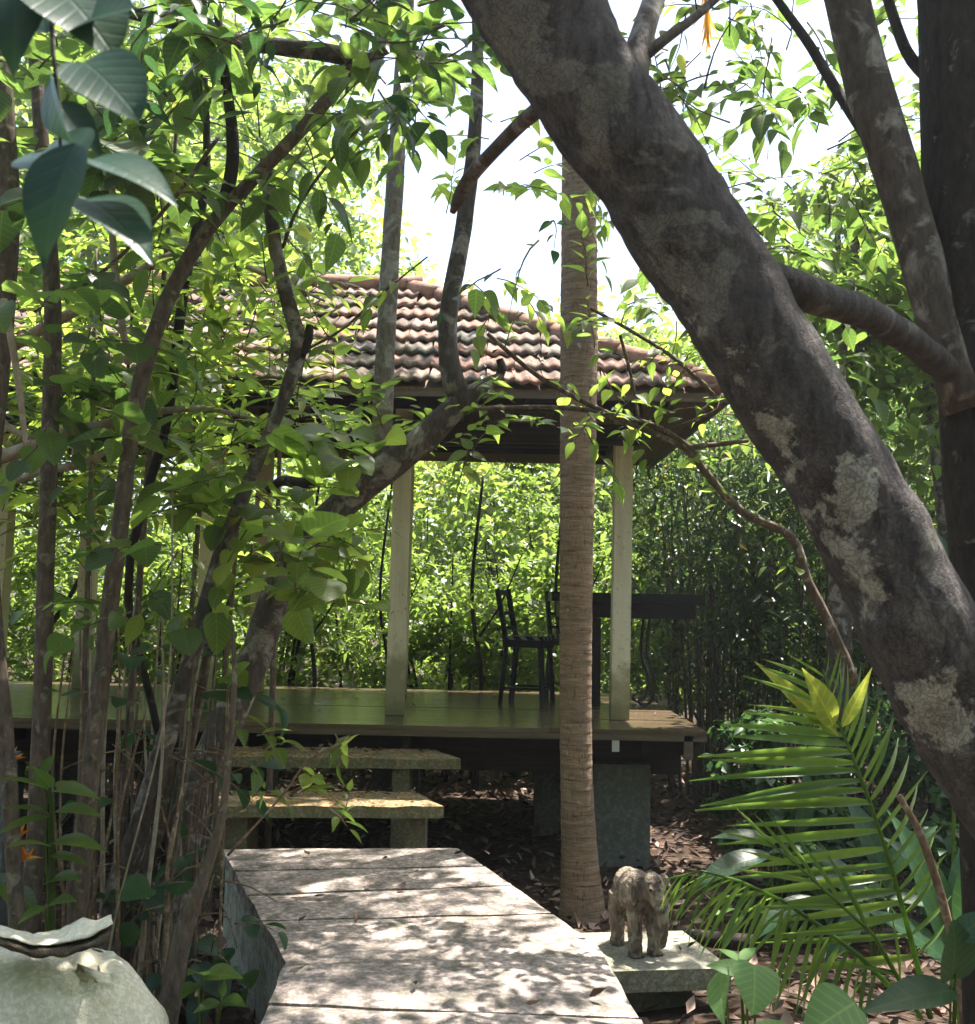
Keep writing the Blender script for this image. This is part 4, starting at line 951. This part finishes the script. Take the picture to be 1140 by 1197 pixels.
# ------------------------------------------------------------------ young palm and low plants, right
yb = P(1072, 1290, 4.3)
yp = tree('young_palm', 'young palm with bright green feathery fronds on the right below the leaning trunk', 'palm', (yb.x, yb.y, 0))
def fr(pts, n, ll, d=4.3, **kw):
    q = []
    w = PP(pts, d)
    for i in range(len(w)-1):
        for k in range(3): q.append(w[i].lerp(w[i+1], k/3))
    q.append(w[-1]); return frond(yp, 'frond', M['frond'], q, n, ll, **kw)
toward = Vector((.15, -1, .25))
fr([(1088, 1190, 4.4), (1059, 1075, 4.35), (1040, 1007, 4.3), (1014, 929, 4.25), (995, 880, 4.2), (977, 836, 4.15), (962, 782, 4.1)], 24, .64, hang=.14, tw=.012, both=(1.0, .55), up=toward, spread=1.5)
fr([(1077, 1190, 4.3), (1021, 1093, 4.2), (969, 1045, 4.1), (925, 1005, 4.0), (880, 970, 3.95)], 6, .34, hang=.1, tw=.010, up=toward, spread=.35)
fr([(1059, 1172, 4.35), (1005, 1118, 4.3), (958, 1082, 4.3), (913, 1052, 4.25), (865, 1030, 4.2), (820, 1018, 4.2), (778, 1028, 4.2)], 26, .36, hang=1.1, tw=.012, up=Vector((0, -.3, 1)), spread=.5)
ml = MB()
for a, b, s in (((975, 850, 4.15), (946, 784, 4.0), .20), ((980, 860, 4.15), (890, 772, 4.1), .10), ((985, 850, 4.15), (1022, 782, 4.1), .11)):
    p = P(*a); v = P(*b)-p; ml.leaves(np.array([p]), np.array([v]), np.array([[.1, -1, .3]]), np.array([v.length]), tpl(10, ovate(s), .25, .12))
part(ml, 'bract', M['leaf_yellow'], yp)
# leaning dry rod among the fronds
rd = tree('dry_stalk', 'thin brown dead stalk leaning among the young palm fronds', 'stalk', tuple(PG(1118, 1290, 0)))
limb(rd, 'stalk', M['dry'], [(1135, 1240), (1111, 1090), (1080, 985), (1051, 930)], [11, 10, 9, 7], 4.0, 8, wob=.10)

def broad(label, base, leaves, mat, name='broadleaf_plant', tplt=T_BANANA, cat='plant', group=None, stem=True):
    b = P(*base); t = tree(name, label, cat, (b.x, b.y, gz(b.x, b.y)), group); g = Vector((b.x, b.y, gz(b.x, b.y)))
    ml = MB(); mw = MB()
    for lp in leaves:
        a, e = P(*lp[0]), P(*lp[1]); v = e-a; nv = lp[2] if len(lp) > 2 else (0, -.5, 1); tt = lp[3] if len(lp) > 3 else tplt
        ml.leaves(np.array([a]), np.array([v]), np.array([nv], float), np.array([v.length]), tt)
        mw.tube([g, g.lerp(a, .6)+Vector((0, 0, .03)), a], [.006, .003], 6, step=.05)
    part(mw, 'stems', M['leaf_mid'] if stem else M['dry'], t); part(ml, 'leaves', mat, t); return t
broad('low plant with pale green heart leaves in front of the stone slab', (885, 1330, 2.9), [((872, 1138, 2.9), (828, 1122, 2.9), (0, -.6, 1), T_OVBIG), ((882, 1128, 2.9), (885, 1176, 2.78), (.2, -.8, 1), T_HEARTBIG), ((846, 1132, 2.95), (832, 1188, 2.8), (-1, -.6, .3), T_OVBIG), ((865, 1125, 2.95), (838, 1100, 3.05), (0, -.4, 1), T_LANCE), ((866, 1125, 2.95), (885, 1098, 3.05), (0, -.4, 1), T_LANCE)], M['leaf_pale'])
broad('single broad pale leaf plant cut off by the bottom photo edge', (965, 1400, 2.5), [((1000, 1172, 2.5), (938, 1210, 2.38), (.3, -.7, 1), tpl(12, ovate(.36), .35, .1)), ((930, 1215, 2.5), (880, 1190, 2.5), (0, -.5, 1), T_OVBIG)], M['leaf_pale'])
broad('dark plant with one long pointed leaf bending left at the lower right', (1098, 1400, 2.8), [((1118, 1158, 2.8), (1012, 1166, 2.7), (0, -.6, 1), tpl(12, ovate(.19), .3, .2)), ((1112, 1145, 2.8), (1128, 1085, 2.75), (.5, -1, .2), T_HEARTBIG), ((1118, 1100, 2.8), (1160, 1060, 2.8), (0, -.8, .8), T_OVBIG)], M['leaf_dark'])
broad('big banana-like leaves behind the leaning trunk at the right edge', (1125, 1290, 4.6), [((1110, 1130, 4.6), (1092, 960, 4.5), (.6, -1, .3)), ((1125, 1120, 4.6), (1150, 950, 4.6), (-.4, -1, .3)), ((1120, 1140, 4.5), (1050, 1050, 4.4), (.2, -.7, 1)), ((1115, 1060, 4.7), (1060, 970, 4.7), (.2, -.7, 1)), ((1130, 1100, 4.4), (1130, 1010, 4.3), (-.5, -1, .3))], M['leaf_dark'])
broad('dark low plant with long leaves on the shaded ground past the slab', (900, 1130, 6.4), [((900, 1000, 6.4), (815, 1010, 6.2), (0, -.5, 1)), ((905, 985, 6.5), (840, 962, 6.5), (0, -.5, 1)), ((940, 1000, 6.4), (1010, 1010, 6.3), (0, -.5, 1)), ((930, 980, 6.5), (960, 900, 6.5), (.5, -1, .2)), ((950, 1050, 6.0), (880, 1075, 5.8), (0, -.4, 1))], M['leaf_dark'])
broad('dark long-leaved plant behind the young palm', (1020, 1140, 5.9), [((1020, 1050, 5.9), (960, 1010, 5.8), (0, -.5, 1)), ((1030, 1030, 5.9), (1080, 960, 5.8), (0, -.6, 1)), ((1015, 1060, 5.8), (965, 1110, 5.6), (0, -.5, 1)), ((1040, 1040, 5.9), (1010, 930, 5.9), (.3, -1, .2)), ((1040, 1050, 5.9), (1100, 1050, 5.8), (0, -.6, 1))], M['leaf_dark'])
broad('large fan of blue-green leaves seen between the two right trunks', (1110, 1050, 6.5), [((1120, 690, 6.5), (1085, 590, 6.4), (.5, -1, .3)), ((1118, 700, 6.5), (1070, 650, 6.3), (.3, -.7, .7)), ((1125, 690, 6.5), (1135, 570, 6.5), (-.3, -1, .3)), ((1118, 720, 6.4), (1060, 700, 6.2), (.3, -.7, .7))], M['leaf_dark'])
# little sprouts
broad('tiny pale sprout standing alone on the ground past the stone slab', (845, 1092, 5.7), [((845, 1068, 5.7), (858, 1060, 5.65), (0, -.5, 1), T_OV), ((844, 1066, 5.7), (834, 1068, 5.65), (0, -.5, 1), T_OV)], M['leaf_pale'], 'sprout')
# flowering weed and grass-like plants left
wd = broad('tall green weed with narrow whorled leaves next to the pale conch', (70, 1230, 4.2), [((62, 925, 4.2), (110, 915, 4.0), (0, -.4, 1), T_LANCE), ((62, 950, 4.2), (112, 935, 4.0), (0, -.4, 1), T_LANCE), ((58, 925, 4.2), (2, 895, 4.0), (0, -.4, 1), T_LANCE), ((58, 955, 4.2), (-4, 962, 4.0), (0, -.4, 1), T_LANCE), ((56, 950, 4.2), (8, 935, 4.1), (0, -.4, 1), T_LANCE), ((60, 985, 4.2), (118, 975, 4.0), (0, -.4, 1), T_LANCE), ((60, 990, 4.2), (15, 975, 4.0), (0, -.4, 1), T_LANCE), ((58, 1000, 4.2), (100, 1000, 4.1), (0, -.4, 1), T_LANCE), ((50, 905, 4.2), (62, 880, 4.2), (0, -1, .4), T_OV), ((60, 920, 4.2), (40, 900, 4.1), (0, -1, .4), T_OV), ((55, 1060, 4.15), (85, 1045, 4.05), (0, -.4, 1), T_OV), ((52, 1060, 4.15), (20, 1075, 4.05), (0, -.4, 1), T_OV), ((58, 1030, 4.2), (90, 1020, 4.1), (0, -.4, 1), T_OV)], M['leaf_mid'], 'weed')
fo = broad('low plant with spiky orange blossoms at the left edge', (14, 1240, 4.4), [((10, 1020, 4.4), (-20, 1050, 4.3), (0, -.4, 1), T_OV), ((12, 1040, 4.4), (45, 1060, 4.3), (0, -.4, 1), T_OV), ((10, 1060, 4.4), (-15, 1010, 4.3), (0, -.4, 1), T_OV)], M['leaf_mid'], 'flower')
for cx_, cy_ in ((16, 985), (2, 890), (26, 1005)):
    ml = MB(); c = P(cx_, cy_, 4.3); N = 11
    dv = unit(N); dv[:, 2] = abs(dv[:, 2]); ml.leaves(np.repeat(np.array([c]), N, 0), dv, unit(N), .04+.06*rng.random(N), T_LANCE); part(ml, 'blossom', M['tusk'], fo)
broad('small leafy seedling against the side wall of the path', (236, 1290, 4.15), [((232, 1150, 4.15), (212, 1160, 4.0), (0, -.5, 1), T_OV), ((238, 1140, 4.15), (222, 1130, 4.0), (0, -.5, 1), T_OV), ((238, 1140, 4.15), (280, 1135, 4.05), (0, -.5, 1), T_OV), ((260, 1165, 4.1), (262, 1145, 4.1), (0, -1, .3), T_OV), ((260, 1170, 4.1), (285, 1170, 4.0), (0, -.5, 1), T_OV), ((258, 1172, 4.1), (228, 1178, 4.0), (0, -.5, 1), T_OV)], M['leaf_mid'], 'seedling')
broad('bright sapling leaf catching sun before the white post', (252, 1240, 4.7), [((268, 800, 4.7), (285, 772, 4.65), (0, -.6, 1), T_HEART), ((266, 790, 4.7), (286, 795, 4.6), (0, -.6, 1), T_HEART)], M['leaf_bright'], 'sapling', stem=False)
gp = thing('garden_post', 'short grey square post at the left edge by the orange blossoms', 'post', tuple(P(6, 1180, 5.2))[:2]+(0,))
mb = MB(); q = P(2, 890, 5.2); mb.box((q.x, q.y, q.z/2-.05), (.11, .11, q.z+.1)); part(mb, 'shaft', M['grey_post'], gp)
mb = MB(); mb.box((q.x, q.y, q.z+.022), (.13, .13, .04)); part(mb, 'cap', M['grey_post'], gp)
# leaf-strewn ground objects: a log
lg = thing('fallen_log', 'thin mossy log lying on the ground beyond the stone slab', 'log', tuple(PG(880, 1110, 0)))
limb(lg, 'log', M['bark_dark'], [(790, 1092, 6.0), (880, 1103, 5.9), (960, 1098, 5.9), (1060, 1092, 5.95)], [16, 20, 18, 14], None, 10, wob=.12)

# ------------------------------------------------------------------ forest behind
def bush(label, x, y, r, h, n, size, mat, tmpl=T_SMALL, group='bushes behind the pavilion', stems=6, low=0.0, keep=None):
    z = gz(x, y); t = tree('bush', label, 'bush', (x, y, z), group)
    for _ in range(stems):
        a = random.random()*TAU; e = Vector((x+r*.7*math.cos(a), y+r*.5*math.sin(a), z+h*random.uniform(.6, .95)))
        mb = MB(); mb.tube([(x+.3*math.cos(a), y+.2*math.sin(a), z-.05), Vector((x+.45*r*math.cos(a), y+.3*r*math.sin(a), z+h*.4)), e], [.03, .008], 6, step=.15, wob=.1); part(mb, 'stem', M['bark_dark'], t)
    ml = MB(); k = max(8, n//70)
    blob_leaves(ml, (x, y, z+h*(.52+low)), (r, r*.8, h*.48), k, 70, size, tmpl, .35, clr=.30, shell=.35, keep=keep); part(ml, 'foliage', mat, t); return t
BL = [(-6.6, 13.0, 'bush farthest left behind the deck, mid green'), (-5.3, 12.6, 'bush behind the deck between the two leftmost posts'), (-4.0, 13.2, 'rounded bush behind the left bay of the deck'), (-2.7, 12.7, 'leafy bush behind the white post at left'), (-1.5, 13.3, 'bright bush just left of the middle post'),
      (-.45, 12.9, 'bright leafy bush just right of the middle post'), (.65, 13.4, 'sunlit bush behind the black bar chair'), (1.8, 13.8, 'shaded bush behind the bar table')]
for i, (x, y, l) in enumerate(BL):
    bush(l, x, y, 1.0, 3.2+random.uniform(-.3, .5), (3800, 3000, 4400)[i % 3], (.12, .15, .105)[i % 3], M['leaf_mid'], (T_SMALL, T_NARROW, T_WIDE)[i % 3])
for i, (x, y, l) in enumerate([(-9.2, 17.6, 'tall bush filling the back at far left'), (-6.3, 17.2, 'tall yellow-green bush behind the left bays'), (-3.6, 17.0, 'tall bush between left and middle bays, further back'), (-1.0, 17.4, 'tall yellow-green bush in the distance behind the middle post'), (1.5, 17.6, 'tall bush in the distance behind the coconut trunk'), (3.8, 16.6, 'tall dusky bush behind the bamboo')]):
    bush(l, x, y, 1.75, 5.2+random.uniform(-.3, .6), 5200, .15, M['leaf_far'] if i in (1, 3) else M['leaf_mid'], T_SMALL)
# thin trunks between the bushes
for x, y, w_, l in ((-2.0, 12.15, .03, 'thin leaning sapling behind the white post'), (.9, 12.3, .03, 'thin dark sapling just right of the black chair'), (-1.15, 12.2, .028, 'thin sapling stem left of the middle post'), (-3.2, 12.1, .04, 'dark sapling trunk behind the left bay'), (-.08, 12.1, .035, 'thin dark sapling trunk seen between middle post and chair'), (-5.0, 12.0, .08, 'crooked dark trunk behind the leftmost back post')):
    t = tree('sapling', l, 'tree', (x, y, 0)); mb = MB(); mb.tube([(x, y, -.05), (x+.05, y, 1.2), (x-.08, y, 2.2), (x+.02, y+.1, 3.6)], [w_, w_*.5], 8, wob=.12); part(mb, 'trunk', M['bark_dark'], t)
    mb = MB(); mb.tube([(x+.0, y, 1.7), (x+.25, y, 2.1), (x+.5, y, 2.7)], [w_*.5, w_*.2], 6, wob=.1); part(mb, 'branch', M['bark_dark'], t)
    ml = MB(); blob_leaves(ml, (x, y+.1, 3.4), (.6, .5, .5), 14, 18, .12, T_SMALL, .3); part(ml, 'foliage', M['leaf_mid'], t)
# bamboo, right
def bamboo(label, x, y, r, h, nc, nl, mat):
    z = gz(x, y); t = tree('bamboo_clump', label, 'bamboo', (x, y, z), 'bamboo clumps right of the pavilion'); ml = MB()
    for _ in range(nc):
        a = random.random()*TAU; q = r*.55*math.sqrt(random.random()); b = Vector((x+q*math.cos(a), y+q*math.sin(a), z-.05)); lean = Vector((random.gauss(0, .22), random.gauss(0, .22), 0))*r
        hh = h*random.uniform(.7, 1.05)
        mb = MB(); mb.tube([b, b+lean*.4+Vector((0, 0, hh*.5)), b+lean*1.4+Vector((0, 0, hh))], [random.uniform(.010, .022), .005], 6, step=.2); part(mb, 'culm', M['bark_brown'] if random.random() < .6 else M['twig'], t)
    u = unit(nl); cc = np.array([x, y, z+h*.60])+u*(.35+.65*rng.random((nl, 1))**.5)*np.array([r*1.1, r, h*.46])
    pos = np.repeat(cc, 22, 0)+rng.normal(0, .16, (nl*22, 3)); d = unit(len(pos)); d[:, 2] = d[:, 2]*.5-.5; nr = rng.normal(0, .5, (len(pos), 3)); nr[:, 2] += 1
    ml.leaves(pos, d, nr, .10+.09*rng.random(len(pos)), tuple([T_BG[0]*np.array([.55, 1, 1]), T_BG[1]]))
    part(ml, 'foliage', mat, t)
for x, y, r, h, l in ((2.55, 12.0, .9, 4.6, 'bamboo clump right behind the bar table'), (3.5, 11.2, .9, 4.4, 'dense dark bamboo clump past the deck corner'), (4.5, 12.4, 1.1, 5.0, 'bamboo clump between deck corner and leaning trunk'), (3.3, 13.6, 1.1, 5.0, 'bamboo clump furthest back of the right group'), (5.4, 11.0, 1.0, 4.6, 'bamboo clump seen right of the leaning trunk'), (6.4, 12.8, 1.2, 5.2, 'rightmost bamboo clump by the forked tree')):
    bamboo(l, x, y, r, h, 30, 230, M['leaf_bamboo'])
for x, y, r, h, l in ((2.75, 9.6, .55, 1.3, 'low dark shrub by the right deck edge'), (3.6, 9.0, .7, 1.6, 'dark undergrowth shrub below the bamboo'), (2.6, 8.2, .55, 1.0, 'low leafy shrub filling the shade right of the deck pier'), (2.1, 6.9, .4, .55, 'small dark ground shrub behind the arching palm frond'), (4.4, 8.0, .8, 2.6, 'dark shrub behind the young palm'), (4.0, 6.8, .6, 1.5, 'low dark shrub at right near the palm'), (3.4, 7.2, .5, .8, 'small dark shrub on the shaded forest floor')):
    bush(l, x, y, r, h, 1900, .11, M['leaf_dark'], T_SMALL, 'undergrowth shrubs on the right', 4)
# trees further back
def bgtree(label, x, y, h, r, rz_, n, size, mat, trunk_r=.13, name='forest_tree', keep=None, tm='bark_grey', zc=None):
    z = gz(x, y); t = tree(name, label, 'tree', (x, y, z), 'forest trees behind the pavilion'); zc = zc or z+h-rz_*.8
    mb = MB(); lean = random.gauss(0, .4); mb.tube([(x, y, z-.1), (x+lean*.3, y, z+h*.35), (x+lean, y+.1, zc), (x+lean*1.2, y, z+h*.95)], [trunk_r, trunk_r*.8, trunk_r*.5, .02], 9, wob=.08); part(mb, 'trunk', M[tm], t)
    k = max(10, n//60); ml = MB()
    cc = blob_leaves(ml, (x+lean, y, zc), (r, r*.85, rz_), k, 60, size, T_SMALL, .35, keep=keep, clr=.26, shell=.3)
    for q in cc[:9]:
        mb = MB(); a = Vector((x+lean*.8, y+.05, zc-rz_*.5)); b = Vector(q); mb.tube([a, (a+b)/2+Vector((0, 0, .15)), b], [trunk_r*.35, .012], 6, step=.25, wob=.1); part(mb, 'limb', M[tm], t)
    part(ml, 'crown', mat, t); return t
nh = lambda p: ~sky_hole(p)
BT = [(-9.5, 15.5, 11.5, 2.6, 3.6, 7000, .19, 'leaf_mid', 'tall forest tree at far left above the roof'),
      (-6.3, 19.5, 13.0, 2.6, 4.0, 7500, .21, 'leaf_far', 'tall light green forest tree left of the roof ridge'),
      (-3.6, 20.5, 11.8, 2.4, 3.4, 6500, .21, 'leaf_far', 'yellow-green forest tree above the middle of the ridge'),
      (-10.5, 21.5, 17.0, 3.6, 5.0, 8000, .25, 'leaf_far', 'highest forest tree at left, crown out of frame'),
      (-6.0, 24, 16.0, 3.0, 5.0, 7000, .25, 'leaf_far', 'sunny light forest tree behind the left stems'),
      (.2, 20, 8.0, 2.1, 2.1, 5000, .20, 'leaf_yellow', 'low yellowish forest tree right above the ridge end'),
      (2.8, 19, 7.6, 1.9, 2.2, 4500, .19, 'leaf_far', 'low sunny forest tree right of the coconut trunk'),
      (5.6, 18, 8.3, 2.1, 2.5, 5000, .19, 'leaf_far', 'forest tree seen between leaning trunk and forked limb'),
      (8.4, 17, 10.5, 2.3, 3.8, 6000, .19, 'leaf_far', 'forest tree at far right with open airy crown'),
      (2.9, 8.8, 5.9, 1.0, 1.1, 3400, .13, 'leaf_mid', 'slim leafy tree mostly hidden behind the leaning trunk'),
      (4.1, 8.9, 6.0, 1.35, 1.4, 4200, .14, 'leaf_mid', 'small leafy forest tree filling the gap right of the leaning trunk'),
      (5.7, 9.8, 5.6, 1.5, 1.7, 4500, .14, 'leaf_mid', 'small dark forest tree behind the forked trunk')]
for x, y, h, r, rz_, n, s, m, l in BT:
    if n: bgtree(l, x, y, h, r, rz_, n, s, M[m], keep=nh)
# leafy saplings between the thicket and the pavilion, on the left
def sapl(label, x, y, h, z0, r, n, size, mat, tpl_=T_OV):
    z = gz(x, y); t = tree('leafy_sapling', label, 'sapling', (x, y, z), 'leafy saplings before the pavilion'); ln = random.gauss(0, .15)
    top_ = Vector((x+ln, y, z+h)); mb = MB(); mb.tube([(x, y, z-.05), (x+ln*.4, y, z+h*.5), top_], [.028, .008], 7, wob=.1); part(mb, 'trunk', M['bark_brown'], t)
    ml = MB(); mw = MB()
    for _ in range(n):
        u = random.random(); c = Vector((x+ln*u, y, z+z0+(h-z0)*u)); a = random.random()*TAU; q = r*random.uniform(.25, 1)*(1-.4*u)
        e = c+Vector((math.cos(a)*q, math.sin(a)*q*.8, random.uniform(.0, .4)))
        spray(ml, ml, c.lerp(e, .45), (math.cos(a)+random.gauss(0, .3), math.sin(a)+random.gauss(0, .3), random.uniform(.0, .9)), random.uniform(.3, .5), random.randint(7, 10), size, tpl_, .35)
    part(ml, 'foliage', (mat, M['twig']), t); return t
for x, y, h, z0, r, n, sz, m, tp, l in (
    (-2.35, 6.3, 4.2, 2.1, .75, 60, .18, 'leaf_bright', T_LANCE, 'sunlit sapling with upright narrow leaves left of the kinked grey stem'),
    (-1.75, 6.9, 3.3, 1.9, .6, 30, .14, 'leaf_bright', T_OV, 'sunlit sapling before the post left of the middle one'),
    (-3.2, 6.9, 4.6, 2.3, .9, 64, .18, 'leaf_bright', T_OV, 'bright leafy sapling behind the dark thin stem'),
    (-3.5, 5.9, 4.0, 2.3, .7, 34, .14, 'leaf_mid', T_OV, 'mid green sapling behind the straight brown stem'),
    (-4.3, 7.3, 5.0, 2.3, 1.0, 64, .18, 'leaf_mid', T_OV, 'leafy sapling at the far left before the pavilion roof'),
    (-2.7, 7.5, 4.9, 2.6, .9, 80, .19, 'leaf_bright', T_LANCE, 'tall sapling whose narrow leaves cover the roof left of the pale stem'),
    (-1.45, 7.3, 4.7, 3.2, .55, 30, .17, 'leaf_bright', T_LANCE, 'slim sapling hiding the roof eave just left of the pale upright stem'),
    (-2.15, 7.5, 5.0, 2.9, .7, 60, .19, 'leaf_bright', T_OV, 'broad sapling covering the roof behind the kinked grey stem'),
    (-3.6, 7.6, 5.2, 2.8, .9, 70, .19, 'leaf_mid', T_OV, 'tall sapling covering the far left part of the tiled roof'),
    (-1.9, 5.6, 5.2, 3.6, .7, 36, .15, 'leaf_mid', T_LANCE, 'tall thin sapling with leaves only at the top by the level branch')):
    sapl(l, x, y, h, z0, r, n, sz, M[m], tp)
# far woodland as one mass
mb = MB(); mw_ = MB()
for _ in range(46):
    x = random.uniform(-30, 30); y = random.uniform(24, 36); h = random.uniform(6.5, 9.0)+(3.5 if x < -6 else 0)+(1.5 if x > 10 else 0)
    blob_leaves(mb, (x, y, h*.5), (2.8, 2.2, h*.55), 26, 42, .42, T_SMALL, .3, keep=nh, shell=.6)
for _ in range(44):                       # the same wood closes round behind the viewer
    a = random.uniform(-.25, math.pi+.25); q = random.uniform(15, 22); x = q*math.cos(a); y = 3-q*math.sin(a)*.9; h = random.uniform(8, 12)
    blob_leaves(mb, (x, y, h*.5), (3.2, 2.8, h*.55), 30, 34, .6, T_SMALL, .3, shell=.6)
struct(mb, 'woodland', M['leaf_far'], 'stuff', 'distant sunlit woodland massed behind everything', 'woodland')
# ------------------------------------------------------------------ thin scattering volume, added to imitate the lift of lens glare
def glare_haze(density):
    mb = MB(); mb.box((0, 60, 14.5), (290, 270, 33)); q = NT('glare_haze'); v = q.n('VolumePrincipled', Color=(.92, .96, 1, 1), Density=density, Anisotropy=.45)
    q.t.links.new(v.outputs[0], q.out.inputs['Volume']); o = struct(mb, 'glare_haze', q.m, 'stuff')
glare_haze(.0016)
cy.volume_bounces = 0; cy.volume_step_rate = 4; cy.volume_max_steps = 64
